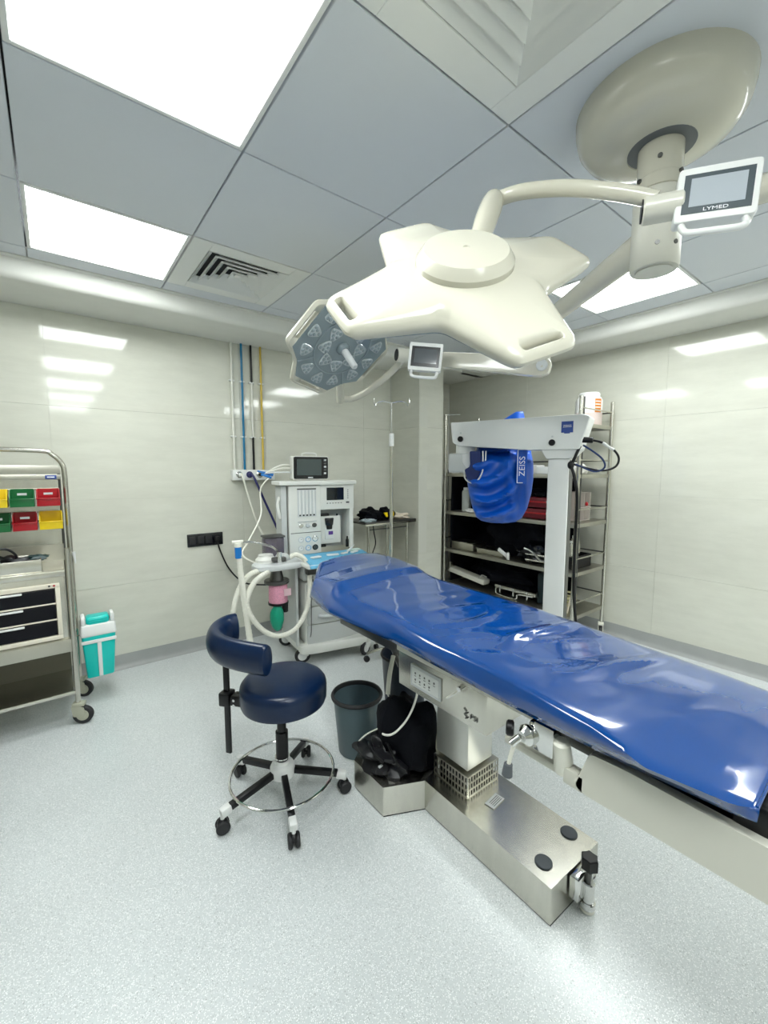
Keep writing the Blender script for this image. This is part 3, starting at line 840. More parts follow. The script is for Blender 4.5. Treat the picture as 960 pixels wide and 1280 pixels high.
for k in range(5):
    a = math.radians(base_ang + 72 * k + (3 if k else 0)); d = Vector((math.cos(a), math.sin(a), 0)); q = Vector((-d.y, d.x, 0))
    lg = B(frame(S + Vector((0, 0, .125)) + d * .04, d + Vector((0, 0, -.19)), z=(0, 0, 1))).box((.10, 0, 0), (.21, .026, .026), bev=.005).build('leg', M_BLACK, t)
    e = S + d * .262
    B(frame(S + Vector((0, 0, .125)) + d * .04, d + Vector((0, 0, -.19)), z=(0, 0, 1))).box((.212, 0, -.003), (.042, .031, .034), bev=.006).build('end_cap', M_WHITE, lg)
    B().cyl((e.x, e.y, .05), (e.x, e.y, .075), .008, seg=10).build('stem', M_WHITE, lg)
    w_ = S + d * .262
    sp = random.uniform(-.5, .5); ax = (d * math.cos(PI / 2 + sp) + q * math.sin(PI / 2 + sp)).normalized()
    wb = B()
    for s_ in (-1, 1): wb.cyl(Vector((w_.x, w_.y, .0265)) + ax * s_ * .006, Vector((w_.x, w_.y, .0265)) + ax * s_ * .022, .0265, seg=20, bev=.004)
    cs = wb.build('caster', M_RUBBER, lg)
    B().ell((w_.x, w_.y, .036), (.022, .022, .022), 14, 8).build('caster_hood', M_BLACK, lg)
B().tube([S + Vector((.215 * math.cos(2 * PI * k / 40), .215 * math.sin(2 * PI * k / 40), .118)) for k in range(40)], .006, seg=10, closed=True, raw=True).build('foot_ring', M_CHROME, t)
# backrest: curved roll, bar and clamp
c0 = Vector((.665, 1.60, .0))
arc = []
BR = [(.625, 1.895), (.575, 1.895), (.520, 1.850), (.490, 1.775), (.492, 1.695), (.522, 1.62), (.562, 1.555), (.604, 1.495)]
B().tube([(x, y, .685 - .012 * i / 7) for i, (x, y) in enumerate(BR)], lambda s: .052 * min(1, (max(0, min(s, 1 - s)) / .03 + .25) ** .35) if min(s, 1 - s) < .03 else .052, seg=28, n=8, el=(1.22, .72)).build('backrest', M_NAVY, t)
bx = Vector((.535, 1.80, 0))
B().box((bx.x, bx.y, .42), (.012, .026, .52), bev=.002, rz=math.radians(35)).build('back_bar', M_BLACK, t)
d = (S - bx); d.z = 0; L = d.length; d.normalize()
B(frame((bx.x, bx.y, .415), d, z=(0, 0, 1))).box((L * .45, 0, 0), (L * .9, .032, .012), bev=.003).box((.0, 0, 0), (.05, .055, .06), bev=.006).box((.06, 0, 0), (.06, .05, .045), bev=.006).build('back_arm', M_BLACK, t)
for dy in (-.01, .012): B().cyl(Vector((bx.x, bx.y, .41 + dy)) + d * .05 + Vector((d.y, -d.x, 0)) * .022, Vector((bx.x, bx.y, .41 + dy)) + d * .05 + Vector((d.y, -d.x, 0)) * .030, .006, seg=10).build('bolt', M_CHROME, t)
B(frame((.77, 1.54, .43), (.8, -.55, 0), z=(0, 0, 1))).prism([(0, -.02), (.06, -.028), (.06, .02), (0, .02)], -.002, .002).build('lever', M_WHITE, t)

# ------------------------------------------------------------------ SUPPLY TROLLEY at left
CXR, YF, YB = .03, 2.79, 3.13; CXL = -.95
t = thing('supply_trolley', (-.45, 2.96, 0), 'tall stainless steel trolley with drawers and bin rails at the left edge', 'trolley')
for (x, y) in ((CXR, YF), (CXL, YF)):
    B().cyl((x, y, .11), (x, y, .985), .0125, seg=16).build('post', M_STEEL, t)
B().tube([(CXR + .02, YB, .12), (CXR + .02, YB, 1.20), (CXR + .02, YB, 1.36), (CXR + .012, YB, 1.43), (CXR - .03, YB, 1.485), (CXR - .10, YB, 1.508), (-.45, YB, 1.51), (CXL + .10, YB, 1.508), (CXL + .0, YB, 1.47), (CXL - .02, YB, 1.36), (CXL - .02, YB, 1.2), (CXL - .02, YB, .12)], .0135, seg=14, n=8).build('hoop_frame', M_STEEL, t)
B().tube([(CXR - .008, YB + .0, .30), (CXR - .008, YB, 1.42)], .007, seg=8, raw=True).build('inner_upright', M_DSTEEL, t)
W = CXR - CXL; XM = (CXR + CXL) / 2
def pan(name, z0, z1, y=YF, dep=.004): return B().box((XM, y, (z0 + z1) / 2), (W - .02, dep, z1 - z0), bev=.001, seg=1).build(name, M_STEELD, t)
B().box((XM, YB - .005, 1.40), (W, .006, .048), bev=.001).box((XM, YB - .01, 1.357), (W, .014, .03), bev=.002).build('top_rail', M_STEELD, t)
B().box((XM, YB - .002, 1.315), (W - .02, .004, .05)).box((XM, YB - .002, 1.175), (W - .02, .004, .04)).box((XM, YB - .0, 1.02), (W - .02, .004, .18)).build('back_panel', M_STEEL, t)
lb = B().box((-.015, YB - .02, 1.357), (.052, .003, .022), bev=.001).build('label_plate', M_LABELB, t)
B().box((-.015, YB - .0225, 1.357), (.034, .001, .006)).build('print', M_INK, lb)
for z in (1.288, 1.158): B().box((XM, YB - .012, z), (W - .02, .012, .012), bev=.002).build('bin_rail', M_STEELD, t)
B().box((XM, YB - .01, .915), (W - .02, .004, .10)).build('counter_upstand', M_STEELD, t)
B().tube([(CXR - .01, YB, .945), (CXL + .01, YB, .935)], .004, seg=6, raw=True).build('guard_wire', M_CHROME, t)
B().box((XM, YF + .0, .852), (W - .03, .012, .03), bev=.002).box((XM, (YF + YB) / 2, .868), (W - .03, YB - YF, .004)).build('shelf', M_STEEL, t)
dt = B().box((XM, (YF + YB) / 2 + .0, .66), (W - .04, YB - YF - .02, .37), bev=.002).build('drawer_cabinet', M_STEEL, t)
# drawer block front
DX0, DX1 = -.62, -.012
yf = YF - .012
fr = B()
z0, z1 = .505, .805
fr.box(((DX0 + DX1) / 2, yf, z0 + .011), (DX1 - DX0, .02, .022), bev=.002).box(((DX0 + DX1) / 2, yf, z1 - .011), (DX1 - DX0, .02, .022), bev=.002)
for x in (DX0 + .01, DX1 - .010): fr.box((x, yf, (z0 + z1) / 2), (.02, .02, z1 - z0 - .04), bev=.002)
for k in (1, 2): fr.box(((DX0 + DX1) / 2, yf, z0 + .022 + k * .0865 + (k - 1) * .0), (DX1 - DX0 - .04, .016, .009), bev=.001)
fr.build('drawer_frame', mat('drawer_frame_cream', (.75, .70, .58), .4), t)
for k in range(3):
    zc = z0 + .022 + .0405 + k * .0862
    dr = B().box(((DX0 + DX1) / 2, yf - .002, zc), (DX1 - DX0 - .046, .014, .073), bev=.003).build('drawer', M_DRAWER, t)
    B().box((-.225, yf - .013, zc + .033), (.12, .012, .010), bev=.003).build('pull', M_WHITE, dr)
for x in (-.055, -.035): B().cyl((x, yf - .011, z1 - .009), (x, yf - .014, z1 - .009), .005, seg=12).build('button', M_DSTEEL if x < -.05 else M_RED, t)
B().box((XM, YF, .452), (W - .02, .012, .068), bev=.002).box((XM, (YF + YB) / 2, .487), (W - .03, YB - YF, .004)).build('middle_shelf', M_STEELD, t)
B().box((XM, YF, .185), (W - .01, .014, .018), bev=.002).box((XM, (YF + YB) / 2, .185), (W - .03, YB - YF, .01)).build('bottom_shelf', M_STEEL, t)
B().box((XM, YB, .30), (W - .03, .004, .22)).build('lower_back', mat('shaded_steel', (.10, .095, .07), .4, .5), t)  # steel panel coloured dark brown to paint in the shade above the bottom shelf
# trolley casters
def caster(parent, x, y, r=.045, ang=0, hood=M_TUBE, top=.12, m=M_DSTEEL, tyre=None):
    d = Vector((math.cos(ang), math.sin(ang), 0)); q = Vector((-d.y, d.x, 0)); c = Vector((x, y, r)) + d * .02
    b = B().cyl(c - q * .013, c + q * .013, r, seg=28, bev=.005).build('caster_wheel', tyre or M_RUBBER, parent)
    B().cyl(c - q * .0145, c + q * .0145, r * .62, seg=20, bev=.002).build('hubcap', hood, b)
    f = B(frame((x, y, 0), d, z=(0, 0, 1)))
    for s in (-1, 1): f.prism([(-.022, r * 1.0), (.03, r * .75), (.038, r * 1.15), (.03, r * 1.9), (-.01, top - .01), (-.03, top - .02)], s * .018 - .002, s * .018 + .002, M=Matrix(((1, 0, 0, 0), (0, 0, -1, 0), (0, 1, 0, 0), (0, 0, 0, 1))))
    f.box((.003, 0, top - .012), (.06, .044, .02), bev=.005)
    f.build('caster_fork', hood, b)
    return b
CASTM = mat('caster_khaki', (.42, .42, .33), .4)
caster(t, CXR + .0, YF, .05, -.4, CASTM, .125)
caster(t, CXR + .02, YB, .05, -.5, CASTM, .125)
caster(t, CXL, YF, .05, 2.6, CASTM, .125); caster(t, CXL, YB, .05, 2.6, CASTM, .125)
B().tube([(CXR + .035, YB - .02, .91), (CXR + .04, YB - .02, .84)], lambda s: .010 - .007 * s, seg=8).build('hook_tip', M_WHITE, t)

def storage_bin(x, z, m, label):
    b = thing('storage_bin', (x, YB - .02, z), label, 'storage bin', 'coloured open-front bins on the trolley rails')
    w_, h_, d_ = .103, .095, .115
    y0_, y1_ = YB - .02 - d_, YB - .02
    q = B(); th = .0035
    q.box((x, (y0_ + y1_) / 2, z - h_ + .002), (w_ - .012, d_, th))
    q.box((x, y1_ - .002, z - h_ / 2), (w_, th, h_))
    for s in (-1, 1):
        M_ = Matrix(((0, 0, 1, x + s * (w_ / 2 - .002)), (1, 0, 0, 0), (0, 1, 0, 0), (0, 0, 0, 1)))
        q.prism([(y0_, z - h_), (y1_, z - h_), (y1_, z), (y0_ + .045, z - .004), (y0_ - .008, z - h_ * .55)], -th / 2, th / 2, M=M_)
    q.box((x, y0_ - .002, z - h_ * .76), (w_, th, h_ * .46), bev=.001)
    q.box((x, y0_ - .006, z - h_ * .55), (w_ + .004, .010, .006), bev=.002)
    q.build('bin_body', m, b)
    B().box((x, y0_ + .03, z - h_ * .28), (.04, .001, .012)).build('sticker', M_LGREY, b) if m is not M_YEL else B().box((x, y0_ - .0045, z - h_ * .7), (.045, .001, .02)).build('sticker', M_YEL, b)
for i, (m, l) in enumerate(((M_RED, 'red open-front bin at the right end of the upper rail of the left trolley'), (M_GRN, 'dark green open-front bin in the upper row, left of the red one'), (M_YEL, 'yellow open-front bin in the upper row, cut off by the left edge'))):
    storage_bin(-.032 - .112 * i, 1.293, m, l)
for i, (m, l) in enumerate(((M_YEL, 'yellow open-front bin at the right end of the lower rail of the left trolley'), (M_RED, 'red open-front bin in the lower row, left of the yellow one'), (M_GRN, 'green open-front bin in the lower row, cut off by the left edge'))):
    storage_bin(-.028 - .112 * i, 1.163, m, l)
# tray with cables on the counter
t = thing('instrument_tray', (-.25, 2.86, .935), 'open stainless tray on the left trolley counter holding black cables', 'tray')
B().box((-.30, 2.80, .903), (.44, .004, .066), bev=.001).box((-.30, 2.98, .903), (.44, .004, .066), bev=.001).box((-.082, 2.89, .903), (.004, .18, .066), bev=.001).box((-.52, 2.89, .903), (.004, .18, .066)).box((-.30, 2.89, .873), (.44, .18, .004)).build('tray_body', M_STEEL, t)
TD = Matrix.Translation((0, 0, -.033))
t = thing('cable_bundle', (-.25, 2.88, .95), 'bundle of black cables spilling out of the stainless tray on the trolley', 'cables')
B(TD).tube([(-.36, 2.86, .95), (-.30, 2.85, 1.02), (-.22, 2.86, 1.03), (-.18, 2.87, .99), (-.19, 2.88, .955)], .006, seg=8).build('cable', M_BLACK, t)
B(TD).tube([(-.38, 2.90, .99), (-.28, 2.90, 1.0), (-.22, 2.88, .97), (-.27, 2.86, .96)], .005, seg=8).build('cable', M_BLACK, t)
B(TD).ell((-.22, 2.89, .955), (.09, .05, .028), 20, 12, nz=.4, seed=9).build('coil', M_BLACK, t)
B(TD).ell((-.10, 2.89, .965), (.05, .03, .018), 16, 10, nz=.3, seed=2).build('connector', mat('teal_dark', (.02, .05, .05), .4), t)
tag(B(TD).box((-.27, 2.83, .972), (.06, .03, .02), bev=.003, rz=.1).build('white_box', M_WHITE), 'small white box lying among black cables in the trolley tray', 'box')

# sharps container
t = thing('sharps_container', (.155, 3.0, .17), 'turquoise and white sharps container hanging on the side of the left trolley', 'container')
cx, cy = .152, 3.02
def tap(z0, z1, w0, d0, w1, d1, bev=.0):
    b = B(); v = []
    for z, w_, d_ in ((z0, w0, d0), (z1, w1, d1)):
        v.append([b.b.verts.new((cx + x * w_ / 2, cy + y * d_ / 2, z)) for x, y in ((-1, -1), (1, -1), (1, 1), (-1, 1))])
    for k in range(4): b.b.faces.new((v[0][k], v[0][(k + 1) % 4], v[1][(k + 1) % 4], v[1][k]))
    b.b.faces.new(v[0]); b.b.faces.new(list(reversed(v[1])))
    if bev: bmesh.ops.bevel(b.b, geom=list(b.b.edges), offset=bev, segments=3, profile=.5, affect='EDGES')
    return b
tap(.165, .435, .135, .12, .170, .16, .012).build('body', M_TEAL, t)
tap(.425, .500, .182, .175, .170, .165, .012).build('collar', M_WHITE, t)
B().box((cx, cy - .03, .515), (.115, .09, .05), bev=.015, seg=3).build('flap', M_TEAL, t)
for k in range(3): B().box((cx, cy - .072, .50 + k * .012), (.09, .014, .004), bev=.001).build('flap_rib', M_TEAL, t)
for s in (-1, 1): B().box((cx + s * .072, cy - .03, .52), (.022, .10, .055), bev=.009).build('ear', M_WHITE, t)
B().box((cx, cy - .081, .395), (.172, .010, .020), bev=.003).build('band', M_WHITE, t)
b = B(); b.M = Matrix.Translation((cx, cy - .071, .285)) @ Matrix.Rotation(math.radians(4.2), 4, 'X'); b.box((0, 0, 0), (.020, .010, .225), bev=.002); b.build('strap', M_WHITE, t)
B().tube([(cx - .09, cy - .02, .43), (cx - .105, cy + .02, .42), (CXR + .02, YB - .01, .42)], .004, seg=8).build('hook', M_CHROME, t)

# ------------------------------------------------------------------ PIPES, OUTLETS on the left wall
yw = Y1
pipes = [('gas_pipe', 1.136, ((2.38, 1.40, M_PWHITE),), 'white vertical gas pipe, leftmost of the pipes on the left wall'),
         ('gas_pipe', 1.216, ((2.38, 1.40, M_PBLUE),), 'blue vertical gas pipe running down the left wall to the outlet strip'),
         ('gas_pipe', 1.292, ((2.38, 2.09, M_BLACK), (2.09, 1.66, M_PWHITE), (1.66, 1.40, M_BLACK)), 'black and white banded vertical gas pipe on the left wall'),
         ('gas_pipe', 1.371, ((2.38, 1.40, M_PYEL),), 'yellow vertical gas pipe, rightmost of the pipes on the left wall')]
for nme, x, segs, l in pipes:
    t = thing(nme, (x, yw - .02, 1.4), l, 'pipe', 'gas pipes on the left wall')
    for (za, zb, m) in segs:
        B().cyl((x, yw - .02, zb), (x, yw - .02, za), .0085, seg=14).build('pipe_length', m, t)
    for z in (2.09, 1.66):
        B().box((x, yw - .014, z), (.042, .026, .012), bev=.003).build('clip', M_WHITE, t)
t = thing('gas_outlet_strip', (1.28, yw, 1.36), 'white gas outlet strip with four round sockets below the coloured pipes', 'gas outlet')
B().box((1.28, yw - .03, 1.357), (.345, .06, .082), bev=.004).build('strip_body', M_WHITE, t)
for k, (x, m) in enumerate(((1.155, M_DSTEEL), (1.238, M_DBLUE), (1.322, M_BLACK), (1.405, mat('brass_dark', (.25, .17, .06), .35, .8)))):
    s = B().lathe([(.026, 0), (.026, .006), (.018, .010), (.017, .004), (0, .004)], (x, yw - .06, 1.36), (0, -1, 0), seg=24).build('socket', M_CHROME if k != 1 else M_DBLUE, t)
    B().cyl((x, yw - .062, 1.36), (x, yw - .074, 1.36), .012, seg=16).build('socket_core', m, s)
t = thing('gas_hose', (1.155, yw - .07, 1.36), 'white hose plugged into the left socket of the gas outlet strip', 'hose')
B().tube([(1.155, yw - .075, 1.36), (1.165, yw - .11, 1.345), (1.21, yw - .13, 1.15), (1.275, yw - .16, .92), (1.36, yw - .2, .80), (1.44, yw - .2, .80)], .008, seg=10).build('hose', M_TUBE, t)
B().cyl((1.155, yw - .074, 1.36), (1.155, yw - .10, 1.36), .014, seg=16, bev=.002).build('connector', M_WHITE, t)
t = thing('gas_hose', (1.238, yw - .07, 1.36), 'dark blue hose running from the blue wall socket down behind the anaesthesia machine', 'hose')
B().tube([(1.238, yw - .075, 1.36), (1.252, yw - .11, 1.345), (1.32, yw - .13, 1.17), (1.40, yw - .15, .97), (1.44, yw - .16, .86)], .009, seg=10).build('hose', M_DBLUE, t)
B().cyl((1.238, yw - .074, 1.36), (1.238, yw - .10, 1.36), .017, seg=16, bev=.003).build('connector', M_DBLUE, t)
t = thing('power_socket', (.895, yw, .865), 'black wall power socket strip above the skirting, left of the machine', 'socket')
B().box((.895, yw - .006, .862), (.262, .012, .098), bev=.003).build('plate', M_BLACKG, t)
for x in (.80, .86, .92): B().box((x, yw - .0135, .862), (.045, .004, .06), bev=.001).build('module', M_RUBBER, t)
t = thing('power_cable', (.98, yw - .02, .865), 'black power cable drooping from the wall socket to the machine', 'cable')
B().box((.975, yw - .03, .865), (.035, .036, .035), bev=.006).build('plug', M_BLACK, t)
B().tube([(.975, yw - .045, .85), (.985, yw - .06, .78), (1.05, yw - .06, .62), (1.15, yw - .08, .50), (1.27, yw - .12, .465), (1.45, yw - .2, .46)], .006, seg=8).build('cord', M_BLACK, t)

# ------------------------------------------------------------------ ANAESTHESIA MACHINE (own frame: x right, y back, z up)
AN = math.radians(6)
MO = Vector((1.31, 2.64, 0)); MU = Vector((math.cos(AN), -math.sin(AN), 0))
FM = frame(MO, MU, z=(0, 0, 1))
FMU = FM @ Matrix.Translation((.14, .187, 0)) @ Matrix.Diagonal((1.076, .5, 1, 1))
FML = FM @ Matrix.Translation((0, .10, .04))
FMC = FM @ Matrix.Translation((.025, .05, 0)) @ Matrix.Diagonal((1.13, 1, 1, 1))
def P3(x, y, z): return FML @ Vector((x, y, z))
t = thing('anaesthesia_machine', P3(.15, .2, 0), 'white wheeled anaesthesia machine with flow tubes, gauges, drawers and a worktop', 'medical machine')
B(FM).prism(fillet([(-.0, .0), (.10, -.03), (.48, -.075), (.55, -.05), (.57, .45), (-.0, .45)], .03, 4), .085, .150, bev=.010).build('base', M_MWHITE, t)
B(FMC).prism(fillet([(.02, -.025), (.22, -.045), (.42, -.025), (.42, .40), (.02, .40)], .02, 4), .135, .60, bev=.003).build('cabinet', M_MWHITE, t)
for k, (z0, z1) in enumerate(((.14, .285), (.295, .42), (.43, .585))):
    d_ = B(FMC).prism([(.028, -.036), (.12, -.052), (.22, -.058), (.32, -.052), (.412, -.036), (.412, -.02), (.028, -.02)], z0, z1, bev=.004).build('drawer', M_MGREY, t)
    if k == 1: B(FMC).tube([(.10, -.05, .355), (.14, -.078, .35), (.22, -.088, .35), (.30, -.078, .35), (.34, -.05, .355)], .013, seg=10).build('handle', M_LGREY, d_)
B(FMC).cyl((.075, -.05, .53), (.075, -.056, .53), .011, seg=16).build('lock', M_BLACK, t)
B(FMC).box((-.018, .20, .44), (.012, .30, .60), bev=.002).box((-.03, .0, .44), (.018, .02, .60), bev=.003).build('frame_upright', M_MGREY, t)
# worktop
B(FM).prism(fillet([(.0, -.15), (.50, -.15), (.56, .0), (.56, .24), (.0, .24)], .02, 4), .735, .762, bev=.005).build('worktop', M_MWHITE, t)
B(FM).box((.27, .18, .675), (.48, .34, .11), bev=.006).build('under_box', M_MGREY, t)
B(FM).box((.26, -.02, .70), (.44, .05, .06), bev=.004).build('worktop_front', M_DSTEEL, t)
# upper body: left column, top beam, right post, recessed back
UB = B(FMU)
UB.box((.005, .28, 1.02), (.235, .30, .52), bev=.006)
up = UB.build('tower', M_MWHITE, t)
B(FMU).box((.255, .28, 1.19), (.27, .30, .20), bev=.006).build('display_housing', M_MWHITE, t)
B(FMU).box((.37, .28, .94), (.03, .30, .33), bev=.004).build('right_post', M_MWHITE, t)
B(FMU).box((.24, .42, .94), (.25, .02, .33)).build('recess_back', M_MGREY, t)
B(FMU).box((-.142, .29, 1.03), (.04, .26, .50), bev=.006).build('side_column', M_MGREY, t)
B(FMU).tube([(-.168, .20, 1.20), (-.182, .19, 1.14), (-.175, .18, 1.08), (-.165, .19, 1.04)], .010, seg=8).build('side_hooks', M_MWHITE, t)
B(FMU).prism(fillet([(-.185, .09), (.405, .09), (.405, .46), (-.185, .46)], .015, 4), 1.285, 1.315, bev=.005).build('top_shelf', M_MWHITE, t)
yf = .128
fl = B(FMU).box((.018, yf, 1.148), (.138, .006, .205)).build('flow_window', M_LGREY, t)
for k in range(5):
    x = -.034 + k * .026
    B(FMU).cyl((x, yf - .007, 1.065), (x, yf - .007, 1.245), .0065, seg=10).build('flow_tube', M_WHITE, fl)
    B(FMU).cyl((x, yf - .007, 1.052), (x, yf - .007, 1.062), .006, seg=8).build('tube_foot', M_BLACK, fl)
B(FMU).box((.018, yf, 1.255), (.14, .008, .010)).build('dark_lintel', M_DSTEEL, fl)
B(FMU).box((.01, yf, .925), (.225, .003, .004)).build('panel_seam', M_DSTEEL, t)
B(FMU).box((.02, yf, 1.008), (.14, .012, .008), bev=.002).build('knob_rail', M_MGREY, t)
for k in range(3):
    x = -.028 + k * .05
    B(FMU).lathe([(0, 0), (.017, 0), (.017, .012), (.013, .02), (0, .02)], (x, yf + .002, .978), (0, -1, 0), seg=18).build('flow_knob', (M_CHROME, M_LGREY, M_DSTEEL)[k], t)
for r in range(2):
    for k in range(3):
        x = -.03 + k * .053; z = .872 - r * .066
        g = B(FMU).lathe([(0, 0), (.021, 0), (.022, .006), (.018, .008), (.017, .005), (0, .005)], (x, yf + .002, z), (0, -1, 0), seg=22).build('gauge', (M_LGREY, mat('gauge_blue', (.25, .45, .65), .4), M_CHROME)[k] if not (r and k == 2) else M_BLACK, t)
        B(FMU).cyl((x, yf - .003, z), (x, yf - .0045, z), .0155, seg=18).build('dial', M_WHITE if not (r and k == 2) else M_DSTEEL, g)
        B(FMU).box((x + .003, yf - .0052, z + .003), (.011, .001, .002), M=None).build('needle', M_INKB, g)
ds = B(FMU).box((.238, yf, 1.212), (.136, .004, .098)).build('display', M_SCREEN, t)
for k in range(6): B(FMU).box((.175 + k * .022, yf, 1.140), (.010, .003, .006)).build('button', M_DSTEEL, t)
for k in range(5): B(FMU).box((.340, yf, 1.24 - k * .016), (.008, .003, .006)).build('button', M_DSTEEL, t)
B(FMU).box((.338, yf, 1.142), (.026, .003, .012)).build('badge', M_DSTEEL, t)
# vaporiser in the recess
vp = B(FMU).box((.215, .30, .925), (.17, .16, .22), bev=.008).build('vaporiser', M_MWHITE, t)
B(FMU).cyl((.205, .21, 1.02), (.205, .21, .96), .036, .030, seg=20, bev=.005).build('dial', M_BLACKG, vp)
B(FMU).cyl((.205, .21, .96), (.205, .21, .93), .025, .022, seg=20).build('dial_neck', M_BLACK, vp)
B(FMU).box((.205, .215, .895), (.07, .012, .09), bev=.004).build('label_panel', M_WHITE, vp)
B(FMU).box((.215, .205, .90), (.036, .003, .028)).build('violet_label', mat('violet', (.10, .04, .25), .4), vp)
B(FMU).box((.165, .26, 1.045), (.09, .07, .022), bev=.008).build('black_cap', M_BLACK, vp)
B(FMU).cyl((.27, .22, 1.035), (.27, .22, 1.05), .008, seg=10).build('pin', M_BLACK, vp)
B(FMU).box((.13, .27, .80), (.10, .10, .02), bev=.005).build('hose_base', M_BLACK, t)
tag(B(FMU).lathe([(0, 0), (.013, 0), (.013, .055), (.007, .068), (.007, .085), (0, .085)], (.325, .10, .786), seg=14).build('vial', M_BLACK), 'small dark capped vial standing on the machine worktop by the right post', 'vial')
# left absorber arm, canister, bag
ab = B(FML).prism(fillet([(-.30, -.10), (-.18, -.14), (.03, -.12), (.03, .08), (-.22, .10), (-.31, .0)], .03, 3), .685, .725, bev=.008).build('absorber_tray', M_LGREY, t)
B(FML).lathe([(0, .725), (.07, .725), (.07, .745), (.05, .765), (.05, .775), (0, .775)], (-.20, .02, 0), seg=28).build('valve_dome', M_MWHITE, ab)
B(FML).lathe([(0, .725), (.055, .725), (.055, .74), (.038, .765), (0, .765)], (-.08, .03, 0), seg=28).build('valve_dome', M_MGREY, ab)
B(FML).box((-.13, -.04, .745), (.10, .05, .03), bev=.01).build('manifold', M_DSTEEL, ab)
B(FML).cyl((-.13, -.06, .71), (-.13, -.06, .80), .016, seg=14).box((-.13, -.06, .712), (.05, .05, .012), bev=.003).build('post', M_CHROME, ab)
B(FML).tube([(-.13, -.06, .79), (-.18, -.07, .84), (-.30, -.09, .885), (-.40, -.10, .895)], .007, seg=8).build('bag_arm', M_CHROME, ab)
B(FML).cyl((-.14, -.02, .575), (-.14, -.02, .600), .085, seg=32, bev=.004).cyl((-.14, -.02, .60), (-.14, -.02, .685), .05, .03, seg=24).build('canister_head', M_DSTEEL, ab)
can = B(FML).lathe([(0, .438), (.058, .438), (.064, .446), (.064, .565), (.060, .572), (0, .572)], (-.135, -.03, 0), seg=32).build('canister', M_PINK, t)
B(FML).lathe([(.060, .43), (.069, .43), (.069, .444), (.060, .444)], (-.135, -.03, 0), seg=32).build('canister_ring', M_BLACK, can)
B(FML).box((-.09, -.095, .52), (.05, .004, .05)).build('canister_label', mat('label_pink', (.8, .55, .6), .5), can)
B(FML).ell((-.155, -.06, .345), (.048, .04, .095), 18, 14, nz=.06).cyl((-.15, -.05, .42), (-.145, -.04, .45), .022, seg=14).build('breathing_bag', M_GREENBAG, t)
B(FML).cyl((-.085, -.02, .36), (-.085, -.02, .44), .022, seg=14, bev=.003).build('drain_cup', M_RUBBER, t)
# suction jar
jr = B(FML).box((-.11, .14, .79), (.14, .10, .165), bev=.012).build('suction_jar', mat('smoky_jar', (.12, .10, .14), .08, alpha=.72), t)
B(FML).box((-.11, .14, .88), (.15, .11, .015), bev=.004).build('jar_lid', M_DSTEEL, jr)
# corrugated breathing hoses
def corr(pts, r, parent, m, name='hose'):
    P_ = [P3(*p) for p in pts]
    b = B(); Q = smooth_path(P_, 26)
    b.tube(Q, lambda s: r * (1 + .07 * math.sin(s * len(Q) * 1.9)), seg=12, raw=True)
    return b.build(name, m, parent, sharp=60)
th_ = thing('breathing_circuit', P3(-.35, -.12, .7), 'pale corrugated breathing hoses looping beside the anaesthesia machine', 'hose')
corr([(-.41, -.105, .865), (-.40, -.11, .70), (-.385, -.12, .55), (-.35, -.13, .41), (-.27, -.14, .295), (-.17, -.15, .245), (-.06, -.15, .27), (.02, -.14, .37), (.055, -.13, .50), (.06, -.12, .64), (.035, -.11, .735), (-.02, -.10, .775), (-.06, -.08, .76)], .0165, th_, M_TUBE)
corr([(-.24, -.08, .70), (-.34, -.09, .675), (-.41, -.09, .59), (-.45, -.09, .46), (-.47, -.085, .32)], .0175, th_, M_TUBE)
corr([(-.22, -.11, .69), (-.32, -.11, .62), (-.375, -.12, .50), (-.37, -.12, .35), (-.34, -.12, .12)], .0185, th_, M_TUBE)
corr([(-.41, -.105, .86), (-.395, -.11, .60), (-.37, -.12, .33), (-.35, -.12, .10)], .0175, th_, M_TUBE)
B().cyl(P3(-.41, -.105, .795), P3(-.412, -.105, .868), .021, seg=16, bev=.002).build('blue_cuff', mat('cuff_blue', (.01, .18, .55), .35), th_)
B().cyl(P3(-.412, -.105, .868), P3(-.412, -.105, .895), .024, seg=16, bev=.002).cyl(P3(-.45, -.105, .90), P3(-.38, -.105, .90), .012, seg=12).build('elbow', M_TUBE, th_)
B(FML).tube([(.06, -.13, .60), (.085, -.12, .61), (.075, -.12, .57), (.075, -.11, .30), (.078, -.09, .18), (.06, -.08, .145)], .0035, seg=6).build('thin_line', M_DSTEEL, t)
# casters
for (x, y, a) in ((.505, -.045, -2.75), (.05, .06, 2.8), (.50, .40, .3), (.05, .42, 2.6)):
    p = FM @ Vector((x, y, 0)); caster(t, p.x, p.y, .055, a, M_WHITE, .095, tyre=M_RUBBER)
